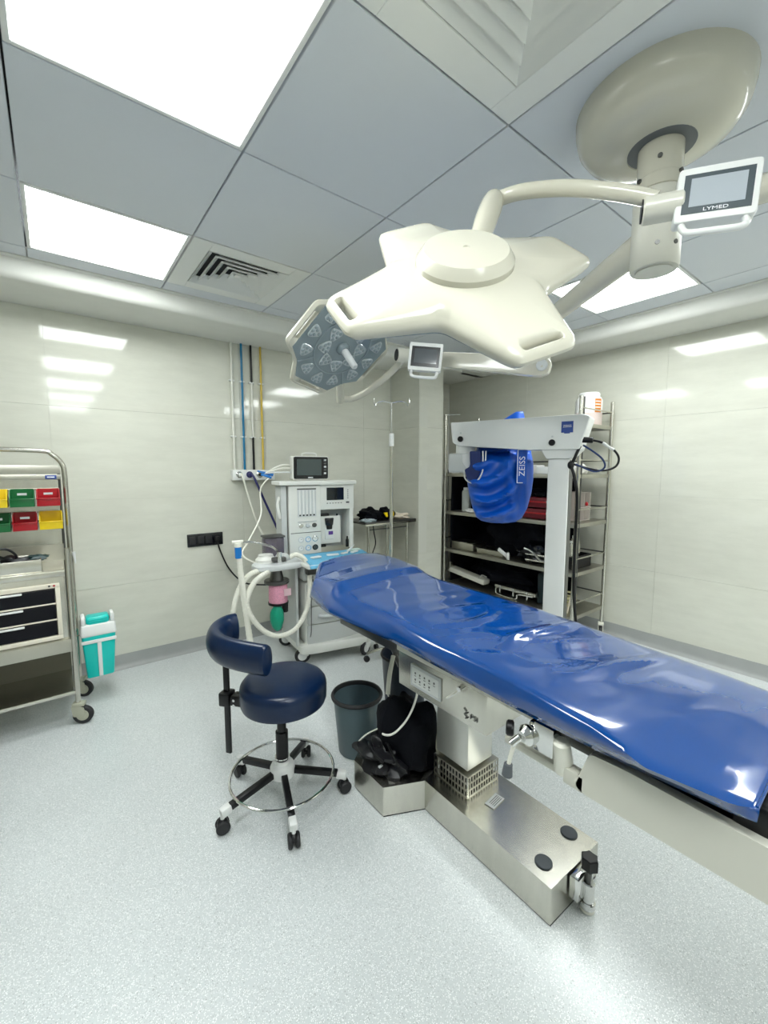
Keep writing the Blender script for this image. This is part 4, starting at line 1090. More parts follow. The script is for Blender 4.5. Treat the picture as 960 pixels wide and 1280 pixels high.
# light blue cloth with instruments on the worktop
b = B(FM)
P = []
for i in range(16):
    row = []
    for j in range(10):
        u = .01 + .50 * i / 15; v = -.175 + .38 * j / 9
        z = .767 + .004 * noise.noise(Vector((u * 9, v * 9, 2)))
        if v < -.145: z -= (-.145 - v) * .8
        row.append((u + .07 * (j / 9), v, z))
    P.append(row)
cl_ = b.grid(P).build('drape_cloth', M_LBLUE)
md = cl_.modifiers.new('s', 'SOLIDIFY'); md.thickness = .002; md.offset = 1; bake(cl_)
tag(cl_, 'light blue cloth covering the worktop of the anaesthesia machine', 'cloth')
for (u, v, w_, d_, a, m, l) in ((.13, .02, .08, .035, .2, M_WHITE, 'white gauze pad lying at the left of the blue worktop cloth'),
                          (.27, .04, .09, .03, -.15, M_WHITE, 'white folded wipe in the middle of the blue worktop cloth'),
                          (.37, .05, .06, .028, .3, mat('cream_wrap', (.75, .72, .66), .6), 'cream wrapped packet right of centre on the blue worktop cloth'),
                          (.46, .06, .08, .025, .5, M_WHITE, 'white packet at the right end of the blue worktop cloth')):
    q = B(FM @ Matrix.Translation((u, v, .777)) @ Matrix.Rotation(a, 4, 'Z'))
    q.prism(fillet([(-w_ / 2, -d_ / 2), (w_ / 2, -d_ / 2), (w_ / 2, d_ / 2), (-w_ / 2, d_ / 2)], .008, 3), -.004, .006, bev=.002)
    tag(q.build('gauze_packet', m), l, 'packet')
tag(B(FM).cyl((.42, .10, .775), (.45, .08, .81), .008, seg=12).cyl((.45, .08, .81), (.465, .07, .83), .003, seg=8).build('syringe', M_WHITE), 'small white syringe leaning on the right part of the blue worktop cloth', 'syringe')
tag(B(FM).box((.49, .13, .779), (.10, .05, .012), bev=.003).build('wrapped_kit', mat('kit_green', (.55, .68, .62), .6)), 'pale green wrapped kit at the far right corner of the blue worktop cloth', 'packet')

# patient monitor
t = thing('patient_monitor', FM @ Vector((.218, .33, 1.315)), 'patient monitor with a dark screen standing on top of the anaesthesia machine', 'monitor')
FMo = frame(FM @ Vector((.218, .30, 1.413)), Vector((.985, -.17, 0)), z=Vector((-.17, -.98, -.03))) @ Matrix.Diagonal((1.14, 1.14, 1, 1))
mb = B(FMo).prism(fillet([(-.125, -.078), (.125, -.078), (.125, .078), (-.125, .078)], .014, 4), -.09, 0, bev=.006).build('case', M_MWHITE, t)
B(FMo).prism(fillet([(-.119, -.073), (.119, -.073), (.119, .073), (-.119, .073)], .012, 4), -.002, .003).build('bezel', M_BLACKG, mb)
B(FMo).box((-.013, .004, .0035), (.17, .108, .002)).build('screen', mat('monitor_glass', (.03, .05, .055), .06, coat=1), mb)
for k in range(5): B(FMo).box((.098, .052 - k * .022, .0035), (.016, .012, .003), bev=.001).build('key', M_DSTEEL if k % 2 else M_LGREY, mb)
B(FMo).box((-.005, -.064, .0035), (.034, .007, .001)).build('badge', M_INK, mb)
B(FMo).tube([(-.05, .076, -.05), (-.045, .093, -.05), (0, .097, -.05), (.045, .093, -.05), (.05, .076, -.05)], .006, seg=8).build('carry_grip', M_MWHITE, mb)
B(FMo).box((-.004, -.080, -.05), (.20, .012, .08), bev=.004).build('stand', M_MWHITE, mb)
lf = FMo @ Vector((-.127, 0, -.05))
lc = thing('monitor_leads', lf, 'white monitor leads with blue connectors between the wall outlets and the monitor', 'cable')
for k, (dz, m) in enumerate(((.02, M_PWHITE), (-.005, M_PWHITE), (-.035, M_LGREY))):
    B().tube([lf + Vector((0, 0, dz)), lf + Vector((-.06, .02, dz)), lf + Vector((-.12, .06, dz * .5 - .02)), lf + Vector((-.165, .10, -.045))], .0055, seg=8).build('lead', m, lc)
B().cyl(lf + Vector((-.11, .07, -.055)), lf + Vector((-.21, .13, -.025)), .012, .006, seg=10).cyl(lf + Vector((-.12, .08, -.075)), lf + Vector((-.19, .11, -.05)), .010, seg=10).build('connector', mat('cuff_blue'), lc)
B().tube([lf + Vector((-.12, .08, -.06)), lf + Vector((-.20, .10, -.16)), P3(-.17, .22, 1.03), P3(-.28, .15, .86), P3(-.34, .10, .78), P3(-.27, .06, .72), P3(-.20, .04, .73)], .006, seg=8).build('lead', M_TUBE, lc)

# ------------------------------------------------------------------ IV POLE
t = thing('iv_pole', (1.90, 2.36, 0), 'slender steel drip stand with two curled hooks behind the operating table', 'drip stand')
x, y = 1.905, 2.365
B().cyl((x, y, .03), (x, y, 1.60), .0125, seg=16).build('outer_tube', M_STEEL, t)
B().cyl((x, y, 1.58), (x, y, 1.865), .006, seg=12).build('inner_rod', M_CHROME, t)
B().cyl((x, y, 1.565), (x, y, 1.655), .017, seg=16, bev=.003).build('collar', M_WHITE, t)
for s in (-1, 1):
    d = Vector((.80, -.60, 0)) * s
    p = Vector((x, y, 1.865))
    B().tube([p, p + d * .06 + Vector((0, 0, .012)), p + d * .10 + Vector((0, 0, .002)), p + d * .112 + Vector((0, 0, -.018)), p + d * .125 + Vector((0, 0, .0)), p + d * .12 + Vector((0, 0, .035))], .004, seg=8).build('hook', M_CHROME, t)
for k in range(5):
    a = 2 * PI * k / 5 + .3; d = Vector((math.cos(a), math.sin(a), 0))
    lg = B().tube([Vector((x, y, .08)), Vector((x, y, .08)) + d * .10, Vector((x, y, .06)) + d * .19], .010, seg=8).build('leg', M_STEEL, t)
    B().cyl(Vector((x, y, .022)) + d * .19 - Vector((d.y, -d.x, 0)) * .01, Vector((x, y, .022)) + d * .19 + Vector((d.y, -d.x, 0)) * .01, .022, seg=14).build('caster', M_RUBBER, lg)

# ------------------------------------------------------------------ INSTRUMENT TABLE by the recess
t = thing('instrument_table', (2.39, 3.14, 0), 'steel instrument table with a dark top against the left wall beside the pillar', 'table')
tx0, tx1, ty0, ty1, tz = 2.12, 2.715, 2.99, 3.36, .935
B().box(((tx0 + tx1) / 2, (ty0 + ty1) / 2, tz - .009), (tx1 - tx0, ty1 - ty0, .018), bev=.003).build('top', M_DSTEEL, t)
B().box(((tx0 + tx1) / 2, ty0 + .004, tz - .022), (tx1 - tx0, .008, .02), bev=.002).build('front_lip', M_STEEL, t)
for x in (tx0 + .05, tx1 - .09):
    for y in (ty0 + .03, ty1 - .03): B().cyl((x, y, .0), (x, y, tz - .018), .0125, seg=14).build('leg', M_STEEL, t)
B().tube([(tx0 + .05, ty0 + .03, tz - .07), (tx1 - .09, ty0 + .03, tz - .07)], .006, seg=8, raw=True).tube([(tx0 + .05, ty1 - .03, .25), (tx1 - .09, ty1 - .03, .25)], .006, seg=8, raw=True).build('brace', M_DSTEEL, t)
B().box(((tx0 + tx1 - .04) / 2, (ty0 + ty1) / 2, .30), (tx1 - tx0 - .14, ty1 - ty0 - .06, .006)).build('lower_shelf', M_STEEL, t)
tag(B().tube([(2.22, 3.02, .925), (2.21, 2.99, .85), (2.235, 3.0, .74), (2.20, 3.01, .62), (2.22, 3.02, .45)], .005, seg=6).build('cable', M_BLACK), 'black cable hanging from the front of the instrument table', 'cable')
tag(B().ell((2.27, 3.13, .985), (.105, .10, .062), 28, 18, nz=.3, ns=4, seed=11, flat=.937).build('instrument_bag', M_BLKFAB), 'crumpled dark bag on the instrument table beside the drip stand', 'bag')
t = thing('tool_roll', (2.42, 3.12, .937), 'black pouch with yellow patches lying on the instrument table', 'pouch')
B().ell((2.45, 3.13, .985), (.08, .085, .058), 24, 16, nz=.25, ns=4, seed=6, flat=.937).build('pouch', M_BLKFAB, t)
for (x, z, s) in ((2.385, .985, 1), (2.455, .990, 1.1)):
    B(frame((x, 3.045, z), (1, .1, 0), z=(0, -1, .35))).prism(fillet([(-.022 * s, .022), (.022 * s, .022), (.014, -.022), (-.004, -.022)], .004, 2), 0, .012, bev=.002).build('patch', M_YEL, t)
tag(B().ell((2.60, 3.12, .955), (.09, .09, .03), 24, 12, nz=.35, ns=5, seed=14, flat=.937).build('gauze_bundle', M_BEIGE), 'beige crumpled gauze bundle at the right end of the instrument table', 'bundle')
tag(B().ell((2.20, 3.05, .948), (.07, .05, .018), 20, 10, nz=.4, ns=5, seed=15, flat=.937).build('plastic_wrap', mat('wrap', (.6, .68, .72), .25)), 'crumpled clear plastic wrap at the front left of the instrument table', 'wrapper')
t = thing('wall_hook', (2.725, 3.12, .86), 'small chrome hook on the recess wall above the lower edge of the instrument table', 'hook')
B().cyl((2.733, 3.13, .83), (2.722, 3.13, .83), .018, seg=16).build('plate', M_CHROME, t)
B().tube([(2.724, 3.13, .84), (2.70, 3.13, .845), (2.69, 3.13, .82), (2.70, 3.13, .805)], .005, seg=8).build('hook', M_CHROME, t)

# ------------------------------------------------------------------ STORAGE RACK on the right wall
RX0, RX1, RY0, RY1 = 3.10, 3.60, 1.62, 2.99
t = thing('storage_rack', ((RX0 + RX1) / 2, (RY0 + RY1) / 2, 0), 'tall steel storage rack of five shelves against the right wall', 'rack')
for (x, y) in ((RX0, RY0), (RX1, RY0), (RX0, RY1), (RX1, RY1)):
    B().cyl((x, y, .11), (x, y, 1.94), .0145, seg=16).build('post', M_STEEL, t)
for y in (RY0, RY1):
    B().cyl((RX0 + .045, y, .2), (RX0 + .045, y, 1.94) if y == RY0 else (RX0 + .045, y, 1.4), .006, seg=10).build('side_rod', M_DSTEEL, t)
SHZ = [.255, .603, .985, 1.362, 1.748]
SHZ0 = [.20, .565, .965, 1.36, 1.765]
for k, z in enumerate(SHZ):
    b = B().box(((RX0 + RX1) / 2, (RY0 + RY1) / 2, z - .003), (RX1 - RX0, RY1 - RY0, .004))
    for x in (RX0, RX1): b.box((x, (RY0 + RY1) / 2, z - .014), (.004, RY1 - RY0, .030), bev=.001)
    for y in (RY0, RY1): b.box(((RX0 + RX1) / 2, y, z - .014), (RX1 - RX0, .004, .030), bev=.001)
    if k == 4:
        b.b.free(); b = B().box(((RX0 + RX1) / 2, RY0 + .24, z - .003), (RX1 - RX0, .48, .004))
        for x in (RX0, RX1): b.box((x, RY0 + .24, z - .014), (.004, .48, .030), bev=.001)
        for y in (RY0, RY0 + .48): b.box(((RX0 + RX1) / 2, y, z - .014), (RX1 - RX0, .004, .030), bev=.001)
    b.build('shelf', M_STEELD, t)
    for y in ((RY0, RY1) if k < 4 else (RY0,)):
        B().cyl((RX0, y, z + .11), (RX1, y, z + .11), .006, seg=8).build('side_rail', M_STEEL, t)
    B().cyl((RX1, RY0, z + .11), (RX1, RY1 if k < 4 else RY0 + .48, z + .11), .006, seg=8).build('back_rail', M_DSTEEL, t)
for y in (2.0, 2.62): B().cyl((RX1, y, .2), (RX1, y, 1.36), .008, seg=8).build('back_upright', M_DSTEEL, t)
B().tube([(RX0, RY1, 1.935), (RX0 + .03, RY1, 1.94), (RX0 + .10, RY1 - .10, 1.94)], .006, seg=8).build('top_rod', M_CHROME, t)
for (x, y) in ((RX0, RY0), (RX1, RY0), (RX0, RY1), (RX1, RY1)): caster(t, x - .01, y, .042, 3.6, M_TUBE, .115)
# dark lining: fabric hung at the back of the lower shelves
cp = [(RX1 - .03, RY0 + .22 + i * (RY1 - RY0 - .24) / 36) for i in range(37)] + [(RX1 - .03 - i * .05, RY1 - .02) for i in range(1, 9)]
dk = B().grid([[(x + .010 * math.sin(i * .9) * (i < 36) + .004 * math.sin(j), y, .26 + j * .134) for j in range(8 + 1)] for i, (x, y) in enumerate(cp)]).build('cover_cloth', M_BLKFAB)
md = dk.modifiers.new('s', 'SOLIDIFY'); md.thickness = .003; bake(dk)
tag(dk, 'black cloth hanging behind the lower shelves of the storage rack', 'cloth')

# --- items, top tier (laid out on a generic rack, then set onto this rack's shelves)
BEFORE = set(COL.objects)
def jar(x, y, z, r, h, m, label, cat='jar', cap=M_WHITE, name='jar', part='lid'):
    j = thing(name, (x, y, z), label, cat)
    B().lathe([(0, 0), (r * .94, 0), (r, h * .04), (r, h * .80), (r * .86, h * .88), (r * .6, h * .9), (0, h * .9)], (x, y, z), seg=24).build('body', m, j)
    B().lathe([(0, h * .88), (r * .62, h * .88), (r * .62, h), (0, h)], (x, y, z), seg=24).build(part, cap, j)
    return j
t = thing('white_drum', (3.50, 1.765, 1.765), 'large white plastic drum with a pinkish lower half and orange label on the rack top', 'drum')
B().lathe([(0, .0), (.095, .0), (.10, .008), (.10, .10), (0, .10)], (3.50, 1.765, 1.765), seg=36).build('lower_body', M_JARP, t)
B().lathe([(.0, .10), (.10, .10), (.10, .20), (.088, .222), (.075, .226), (0, .226)], (3.50, 1.765, 1.765), seg=36).build('upper_body', M_JARW, t)
B().lathe([(0, .222), (.078, .222), (.080, .25), (.07, .262), (0, .264)], (3.50, 1.765, 1.765), seg=36).build('lid', M_JARW, t)
Fl = frame((3.50, 1.765, 1.765), (-.45, -.9, 0), z=(0, 0, 1))
b = B()
pts0 = []
for i in range(7):
    a = math.radians(-128 + i * 5.5)
    pts0.append([(3.50 + .1012 * math.cos(a), 1.765 + .1012 * math.sin(a), 1.765 + zz) for zz in (.10, .205)])
lb = b.grid(pts0).build('label', M_ORANGE, t)
for k in range(4):
    b = B(); b.grid([[(3.50 + .1018 * math.cos(math.radians(-126 + i * 5.5)), 1.765 + .1018 * math.sin(math.radians(-126 + i * 5.5)), 1.765 + zz) for zz in (.112 + k * .023, .120 + k * .023)] for i in range(6)]); b.build('print', M_WHITE, lb)
# --- shelf at 1.36
z = 1.362
for i, (y, w_, h_, x, a) in enumerate(((2.22, .10, .055, 3.33, .1), (2.13, .085, .075, 3.36, -.2), (2.04, .11, .06, 3.33, .3), (2.30, .08, .10, 3.40, 0), (2.38, .09, .07, 3.34, .2))):
    tag(B().box((x, y, z + h_ / 2), (.09, w_, h_), bev=.006, rz=a).build('supply_box', (M_WHITE, M_JARW, M_LGREY)[i % 3]),
        ['low white carton on the fourth shelf of the rack, right of the blue cover', 'taller white carton next to the stand post on the fourth shelf', 'white carton on the fourth shelf just behind the stand post', 'tall white carton behind the blue cover on the fourth shelf', 'grey white carton behind the blue cover on the fourth shelf'][i], 'box')
b = tag(B().ell((3.40, 1.83, z + .035), (.13, .115, .055), 28, 16, nz=.12, seed=21, flat=z).build('folded_linen', mat('linen', (.78, .77, .74), .8)), 'white folded linen heap at the right end of the fourth shelf', 'linen')
jar(3.34, 3.07, z, .04, .20, M_JARW, 'white bottle with a beige cap at the left end of the fourth shelf', 'bottle', M_BEIGE, 'bottle', 'cap')
jar(3.42, 3.0, z, .045, .14, M_LGREY, 'squat pale jar behind the beige capped bottle on the fourth shelf')
tag(B().box((3.36, 2.90, z + .03), (.12, .10, .06), bev=.006).build('supply_box', M_JARW), 'small white box on the fourth shelf partly behind the white microscope arm', 'box')
# --- shelf at .965
z = .967
jar(3.35, 2.93, z, .04, .235, mat('bottle_pale', (.55, .58, .55), .15, alpha=.8), 'translucent spray bottle on the third shelf left of the blue cover', 'bottle', M_LGREY, 'spray_bottle', 'nozzle')
jar(3.44, 2.98, z, .034, .17, mat('bottle_pale'), 'smaller translucent bottle at the left end of the third shelf', 'bottle', M_LGREY, 'bottle', 'cap')
tag(B().ell((3.33, 2.84, z + .01), (.05, .06, .02), 16, 10, nz=.3, seed=8, flat=z).build('crumpled_wipe', M_WHITE), 'crumpled white wipe lying at the front of the third shelf', 'wipe')
for k in range(2):
    c_ = thing('red_case', (3.38, 2.07, z + k * .095), ('lower dark red carrying case on the third shelf' if k == 0 else 'upper dark red carrying case stacked on another on the third shelf'), 'case')
    B().box((3.38, 2.07, z + .045 + k * .095), (.22, .40, .085), bev=.01).build('case_body', M_DRED, c_)
    B().box((3.268, 2.07, z + .05 + k * .095), (.01, .36, .012), bev=.003).build('seam_strip', M_RED, c_)
    for yy in (2.20, 1.95): B().box((3.264, yy, z + .055 + k * .095), (.01, .04, .02), bev=.003).build('latch', M_LGREY, c_)
tag(B().ell((3.38, 2.08, z + .215), (.08, .12, .04), 20, 12, nz=.35, seed=31).build('black_pouch', M_BLKFAB), 'black pouch lying on the stacked red cases', 'pouch')
t = thing('acrylic_stand', (3.45, 1.80, z), 'clear acrylic stand with small shelves at the right end of the third shelf', 'stand')
acr = mat('acrylic', (.75, .68, .62), .08, alpha=.45, spec=.6)
for zz in (.005, .11, .23): B().box((3.44, 1.80, z + zz), (.20, .13, .005)).build('acrylic_shelf', acr, t)
for xx in (3.345, 3.44, 3.535): B().box((xx, 1.80, z + .117), (.005, .13, .225)).build('acrylic_side', acr, t)
tag(B().ell((3.48, 1.735, z + .135), (.012, .012, .018), 12, 8).build('red_bead', M_RED), 'tiny red capsule on the acrylic stand', 'capsule')
# --- shelf at .565
z = .567
t = thing('instrument_case', (3.38, 2.92, z), 'shallow steel instrument case at the left end of the second shelf', 'case')
B().box((3.37, 2.90, z + .035), (.20, .28, .068), bev=.006).build('case_body', M_STEELD, t)
B().box((3.37, 2.90, z + .073), (.206, .286, .008), bev=.002).build('case_lid', M_STEEL, t)
t = thing('instrument_case', (3.36, 2.56, z), 'long low steel case in front of the black bag on the second shelf', 'case')
B().box((3.35, 2.56, z + .022), (.14, .30, .044), bev=.005).build('case_body', M_STEELD, t)
B().box((3.35, 2.56, z + .046), (.146, .306, .006), bev=.002).build('case_lid', M_STEEL, t)
tag(B().ell((3.43, 2.32, z + .16), (.14, .27, .17), 32, 20, nz=.3, ns=3.5, seed=41, flat=z).build('black_bag', M_BLKFAB), 'large slumped black bag on the second shelf under the blue cover', 'bag')
tag(B().ell((3.36, 2.14, z + .07), (.10, .15, .08), 28, 16, nz=.3, ns=4, seed=43, flat=z).build('black_bag', M_BLACKG), 'glossy black bag in front of the slumped bag on the second shelf', 'bag')
t = thing('metal_bracket', (3.28, 2.40, z), 'white and steel bracket tool on the second shelf front edge', 'tool')
B().box((3.28, 2.40, z + .05), (.02, .12, .03), bev=.004, M=Matrix.Translation((3.28, 2.4, z + .05)) @ Matrix.Rotation(.5, 4, 'X') @ Matrix.Translation((-3.28, -2.4, -z - .05))).box((3.275, 2.345, z + .03), (.02, .02, .06), bev=.003).build('bracket', M_WHITE, t)
B().tube([(3.27, 2.18, z + .13), (3.265, 2.10, z + .11), (3.27, 2.03, z + .05), (3.28, 1.98, z + .045)], .008, seg=8).build('rod', M_CHROME, t)
t = thing('black_crate', (3.44, 1.83, z), 'black crate holding metal flasks at the right end of the second shelf', 'crate')
cb = B()
cb.box((3.44, 1.83, z + .005), (.28, .20, .008))
for s in (-1, 1): cb.box((3.44, 1.83 + s * .098, z + .05), (.28, .006, .10)).box((3.44 + s * .138, 1.83, z + .05), (.006, .20, .10))
cb.build('crate_body', M_BLACK, t)
for i, (x, y, h_) in enumerate(((3.36, 1.79, .22), (3.42, 1.80, .25), (3.48, 1.80, .21))):
    jar(x, y, z + .01, .026, h_, M_STEEL, ['leftmost metal flask in the black crate', 'tallest metal flask, in the middle of the black crate', 'rightmost metal flask in the black crate'][i], 'flask', M_CHROME, 'metal_flask', 'cap')
for k in range(2):
    tag(B().cyl((3.30, 1.95, z + .03 + k * .05), (3.27, 2.15, z + .035 + k * .05), .009, seg=10).build('steel_bar', M_STEEL), ['lower steel bar lying on the second shelf behind the stand post', 'upper steel bar lying on the second shelf behind the stand post'][k], 'bar')
# --- bottom shelf
z = .202
t = thing('limb_support', (3.35, 2.85, z), 'long cream padded limb support on the bottom shelf, left end', 'support')
Fq = frame((3.31, 3.08, z + .13), (0, -1, -.12), z=(0, .1, 1))
B(Fq).box((.24, 0, 0), (.46, .10, .05), bev=.012).build('pad', M_CREAM2, t)
B(Fq).box((.02, -.02, .035), (.03, .06, .09), bev=.006).build('end_stop', M_STEEL, t)
B(Fq).tube([(.40, -.04, .02), (.44, -.05, .07), (.50, -.05, .07)], .006, seg=8).build('wire', M_CHROME, t)
t = thing('folding_frame', (3.33, 2.25, z), 'folded steel frame lying on the bottom shelf, middle', 'frame')
B().box((3.31, 2.27, z + .075), (.05, .42, .03), bev=.004).build('bar', M_STEEL, t)
B().tube([(3.28, 2.46, z + .06), (3.27, 2.44, z + .01), (3.27, 2.25, z + .005), (3.27, 2.22, z + .05), (3.28, 2.08, z + .06)], .006, seg=8).build('wire_frame', M_CHROME, t)
for yy in (2.42, 2.28, 2.14): B().cyl((3.285, yy, z + .02), (3.285, yy, z + .09), .007, seg=8).build('pin', M_CHROME, t)
tag(B().ell((3.46, 2.5, z + .12), (.12, .35, .13), 30, 18, nz=.3, ns=4, seed=51, flat=z).build('black_bag', M_BLKFAB), 'long black bag behind the metal frames on the bottom shelf', 'bag')
tag(B().box((3.42, 1.99, z + .13), (.22, .12, .26), bev=.008).build('dark_box', mat('dark_teal', (.01, .025, .03), .5)), 'dark upright box on the bottom shelf behind the stand cable', 'box')
tag(B().tube([(3.42 + .07 * math.cos(k * .6), 1.83 + .06 * math.sin(k * .6), z + .012 + k * .003) for k in range(34)], .008, seg=8, n=2).build('tubing_coil', M_CYEL), 'coiled yellowish tubing at the right end of the bottom shelf', 'tubing')
tag(B().tube([(3.30, 1.765, z), (3.36, 1.755, z + .21)], .007, seg=8, raw=True).build('wooden_stick', M_BEIGE), 'pale stick leaning at the right end of the bottom shelf', 'stick')

for o in [o for o in COL.objects if o not in BEFORE and o.parent is None]:
    if o.type == 'EMPTY': a_ = o.location.copy(); zb = a_.z
    else:
        vs_ = [v.co for v in o.data.vertices]
        a_ = Vector([(min(v[i] for v in vs_) + max(v[i] for v in vs_)) / 2 for i in range(3)]); zb = min(v.z for v in vs_)
    k_ = max([i for i in range(5) if SHZ0[i] <= zb + .02] or [0])
    nx = RX0 + (a_.x - 3.25) * (RX1 - RX0) / .37; ny = a_.y * nx / a_.x
    o.location = o.location + Vector((nx - a_.x, ny - a_.y, SHZ[k_] - SHZ0[k_]))
# ------------------------------------------------------------------ MICROSCOPE STAND
SP = Vector((2.19, 1.255, 0))
t = thing('microscope_stand', SP, 'white surgical microscope stand with a long horizontal arm behind the table', 'microscope')
bl = Vector((2.055, 1.942, 0)); br = Vector((2.312, 1.169, 0)); bu = (br - bl).normalized(); bn = Vector((bu.y, -bu.x, 0))
if bn.dot(Vector((-1, -1, 0))) < 0: bn = -bn
L = (br - bl).length
FB = frame(bl, bu, z=(0, 0, 1))     # x along arm, y = away or towards
ysg = 1 if (FB.to_3x3() @ Vector((0, 1, 0))).dot(bn) < 0 else -1   # +away from the viewer
prof = [(.0, 1.703), (L - .02, 1.703), (L + .015, 1.690), (L - .035, 1.512), (L * .62, 1.515), (.055, 1.553), (.015, 1.575)]
Mp = Matrix(((1, 0, 0, 0), (0, 0, 1, 0), (0, 1, 0, 0), (0, 0, 0, 1)))
arm = B(FB).prism(fillet(prof, .012, 3), min(0, ysg * .17), max(0, ysg * .17), M=Mp, bev=.005).build('arm', M_WHITE, t)
yo = -ysg
for u in (.075, L * .78):
    B(FB).cyl((u, yo * .0, 1.595 if u < .2 else 1.553), (u, yo * .014, 1.595 if u < .2 else 1.553), .018, seg=24, bev=.003).build('knob', M_BLACK, arm)
    B(FB).box((u, yo * .002, 1.633 if u < .2 else 1.587), (.010, .002, .010)).build('mark', M_LGREY, arm)
FL = frame(FB @ Vector((L * .875, yo * .001, 1.637)), bu, z=bn)
sq = B(FL).box((0, 0, .001), (.062, .062, .002)).build('logo_plate', M_LABELB, arm)
B(FL).box((0, -.030, .0022), (.03, .012, .001)).build('logo_notch', M_LABELB, sq)
text('ZEISS', .019, FL @ Matrix.Translation((0, .004, .0025)), M_INK, sq, sx=1.05)
B(FB).prism([(L * .70, 1.518), (L * .965, 1.514), (L * .90, 1.462), (L * .74, 1.462)], min(0, ysg * .15) + ysg * .01, max(0, ysg * .15) + ysg * .0, M=Mp, bev=.004).build('arm_collar', M_WHITE, t)
pc = FB @ Vector((L * .82, ysg * .085, 0)); SPX = (pc.x, pc.y)
B(FB).box((L * .82, ysg * .085, .82), (.115, .12, 1.29), bev=.008).build('column', M_WHITE, t)
B(FB).box((L * .82 + .0585, ysg * .085, .82), (.004, .09, 1.27)).build('column_groove', M_DSTEEL, t)
B(FB).box((L * .82, ysg * .085, .12), (.22, .30, .12), bev=.03).build('foot', M_WHITE, t)
for (du, dv) in ((-.30, -.22), (.26, -.22), (-.28, .28), (.26, .28)):
    p0 = FB @ Vector((L * .82, ysg * .085, .11)); p1 = FB @ Vector((L * .82 + du, ysg * (.085 + dv), .10))
    B().tube([p0, p1], .03, seg=12, raw=True).build('foot_leg', M_WHITE, t)
    caster(t, p1.x, p1.y, .05, 1.0, M_WHITE, .10, tyre=M_RUBBER)
# hanging connector box under the arm left end
B(FB).cyl((.075, ysg * .08, 1.50), (.075, ysg * .08, 1.565), .062, seg=28, bev=.004).build('joint_ring', M_WHITE, t)
B(FB).box((.05, ysg * .07, 1.443), (.135, .12, .125), bev=.014, seg=3).build('joint_box', M_MGREY, t)
B(FB).lathe([(0, 0), (.035, 0), (.052, .05), (.052, .10), (0, .10)], (.12, ysg * .05, 1.40), (-.05, 0, 1), seg=24).build('joint_horn', M_WHITE, t)
# cables at the right end
ce = FB @ Vector((L - .02, ysg * .02, 1.56))
cc = thing('microscope_cables', ce, 'black and blue cables looping from the right end of the microscope arm', 'cable')
def W3(u, y, z): return FB @ Vector((u, ysg * y, z))
B().cyl(W3(L - .035, .02, 1.565), W3(L + .03, .02, 1.56), .016, seg=14, bev=.003).build('plug', M_BLACK, cc)
B().cyl(W3(L + .075, .03, 1.545), W3(L + .13, .04, 1.505), .008, seg=10).build('white_sleeve', M_WHITE, cc)
B().tube([W3(L + .02, .02, 1.562), W3(L + .075, .03, 1.545), W3(L + .13, .04, 1.505), W3(L + .155, .05, 1.46), W3(L + .14, .05, 1.415), W3(L + .08, .04, 1.395), W3(L - .0, .02, 1.41), W3(L - .06, .0, 1.43)], .006, seg=8).build('cord', M_BLACK, cc)
B().tube([W3(L - .02, .02, 1.535), W3(L + .03, .03, 1.50), W3(L + .08, .03, 1.455), W3(L + .09, .03, 1.41), W3(L + .04, .03, 1.39), W3(L - .05, .0, 1.43)], .005, seg=8).build('cord', mat('cable_blue_black', (.01, .03, .12), .4), cc)
B().tube([W3(L - .035, .02, 1.53), W3(L - .055, .0, 1.47), W3(L - .07, .0, 1.42), W3(L - .055, .0, 1.36), W3(L - .035, .0, 1.25), W3(L - .035, .0, 1.0), W3(L - .03, .0, .7), W3(L - .0, .0, .45), W3(L + .03, .02, .25)], .0085, seg=8).build('main_cord', M_BLACK, cc)
B().ell(W3(L - .075, .0, 1.425), (.018, .018, .024), 14, 10).build('knot', M_BLACK, cc)

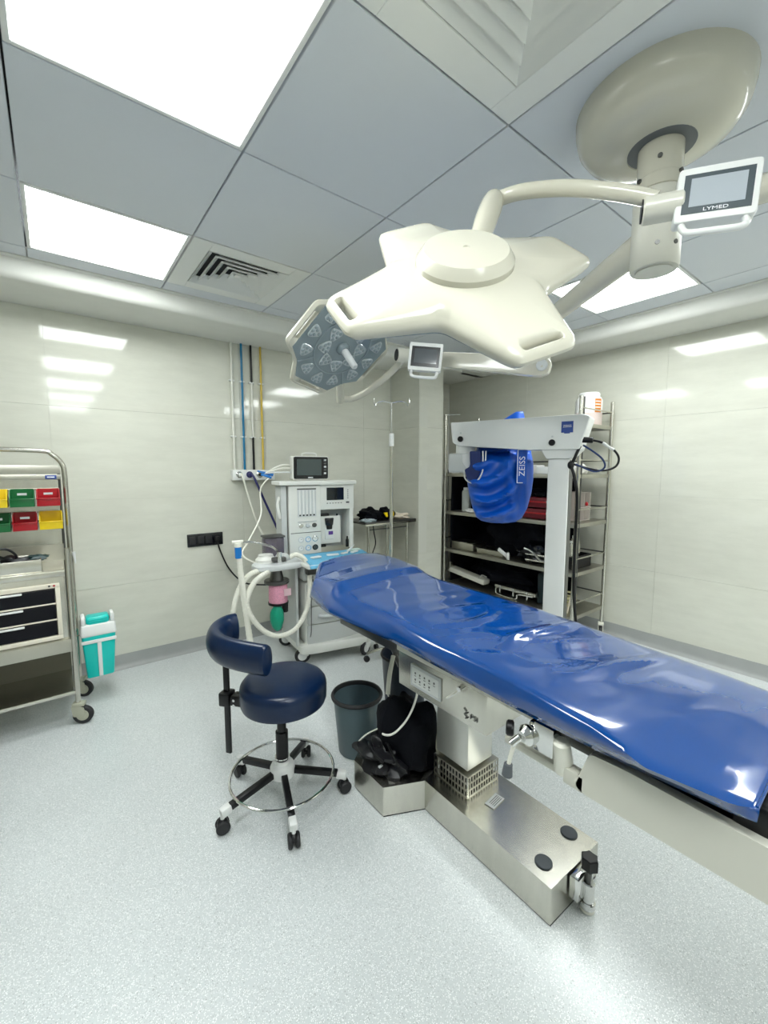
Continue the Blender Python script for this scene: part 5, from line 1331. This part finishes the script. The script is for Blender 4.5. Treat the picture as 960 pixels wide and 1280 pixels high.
# blue cover over the hidden microscope head
K = []
FC = frame(Vector((2.262, 1.727, 0)), Vector((.61, -.79, 0)), z=(0, 0, 1))   # x = right in view
vs = 1 if (FC.to_3x3() @ Vector((0, 1, 0))).dot(Vector((-1, -1, 0))) > 0 else -1
prof = [  # z, left, right, half depth
    (1.055, -.035, .07, .03), (1.065, -.085, .11, .06), (1.09, -.115, .14, .085), (1.15, -.14, .165, .10), (1.25, -.165, .185, .115), (1.34, -.178, .192, .12),
    (1.42, -.17, .19, .12), (1.50, -.135, .185, .115), (1.58, -.12, .18, .11), (1.68, -.03, .16, .09), (1.735, .04, .145, .06), (1.775, .095, .135, .03)]
NS = 72
rows = []
NV = 60
for i in range(NV + 1):
    zt = i / NV
    z = lerp(prof[0][0], prof[-1][0], zt)
    for p0, p1 in zip(prof, prof[1:]):
        if z <= p1[0] + 1e-9:
            k = (z - p0[0]) / (p1[0] - p0[0]); l, r, dp = [lerp(a, c, k) for a, c in zip(p0[1:], p1[1:])]; break
    row = []
    for j in range(NS):
        a = 2 * PI * j / NS
        cx_, hw = (l + r) / 2, (r - l) / 2
        x = cx_ + hw * math.copysign(abs(math.cos(a)) ** .8, math.cos(a)); y = dp * math.copysign(abs(math.sin(a)) ** .8, math.sin(a))
        # swagged folds: radiate from the upper left strap, deeper on the right
        dx, dz = x + .07, z - 1.50
        rr_ = math.hypot(dx, dz * .9); an = math.atan2(dz, dx)
        f = math.sin(rr_ * 62 + an * 1.6 + 1.5 * noise.noise(Vector((x * 6, z * 6, 1)))) * .5 + .5
        amp = .075 * (1 - .9 * min(1, max(0, (x - .06) / .06))) * (1 - math.exp(-rr_ * 12)) * (1 if z < 1.6 else .5)
        vf = .010 * math.sin(x * 95 + z * 10)
        y *= 1 + (f ** 2 * amp + vf * (x > .03)) / .1
        k_ = min(1, max(0, (z - 1.45) / .06))
        row.append((x * 1.04 + .028 * max(0, x) / .19, -vs * .10 * k_ + y * (1 - .45 * k_), z))
    rows.append(row)
t = thing('microscope_cover', FC @ Vector((0, 0, 1.06)), 'royal blue fabric dust cover hanging under the white microscope arm', 'cover')
b = B(FC)
V = [[b.b.verts.new(FC @ Vector(p)) for p in r] for r in rows]
for r0, r1 in zip(V, V[1:]):
    for k in range(NS): b.b.faces.new((r0[k], r0[(k + 1) % NS], r1[(k + 1) % NS], r1[k]))
b.b.faces.new(list(reversed(V[0]))); b.b.faces.new(V[-1])
b.build('cloth_body', M_BLUECLOTH, t, sharp=80)
# side of the viewer is -y or +y
vs = 1 if (FC.to_3x3() @ Vector((0, 1, 0))).dot(Vector((-1, -1, 0))) > 0 else -1
FT = frame(FC @ Vector((.150, vs * .128, 1.42)), Vector((0, 0, -1)), z=FC.to_3x3() @ Vector((.25, vs, 0)))
tp = B(FT).box((0, 0, -.002), (.215, .062, .002)).build('name_patch', M_BLUECLOTH, t)
b = B(FT)
for (x, y, sx, sy) in ((0, -.027, .20, .004), (-.10, -.010, .004, .036), (.10, -.010, .004, .036)): b.box((x, y, 0), (sx, sy, .002))
b.build('patch_border', M_INK, tp)
text('ZEISS', .050, FT @ Matrix.Translation((0, .002, .0005)) @ Matrix.Rotation(PI, 4, 'Z'), M_INK, tp, sx=1.05)
B(FC).tube([(-.200, vs * .05, 1.395), (-.192, vs * .09, 1.345), (-.155, vs * .118, 1.318), (-.115, vs * .128, 1.330), (-.088, vs * .130, 1.375), (-.082, vs * .125, 1.42), (-.085, vs * .10, 1.515)], .0045, seg=8).build('draw_cord', M_WHITE, t)
B(FC).tube([(-.066, vs * .10, 1.515), (-.068, vs * .122, 1.44), (-.078, vs * .127, 1.405)], .0035, seg=8).build('draw_cord', M_WHITE, t)
B(FC).prism(fillet([(-.195, 1.40), (-.180, 1.345), (-.15, 1.325), (-.115, 1.340), (-.092, 1.40), (-.098, 1.515), (-.165, 1.515), (-.16, 1.42)], .01, 3), min(vs * .07, vs * .118), max(vs * .07, vs * .118), M=Mp).build('cover_flap', mat('cover_navy', (.003, .015, .10), .6), t)  # flap in a darker navy than the rest of the cover
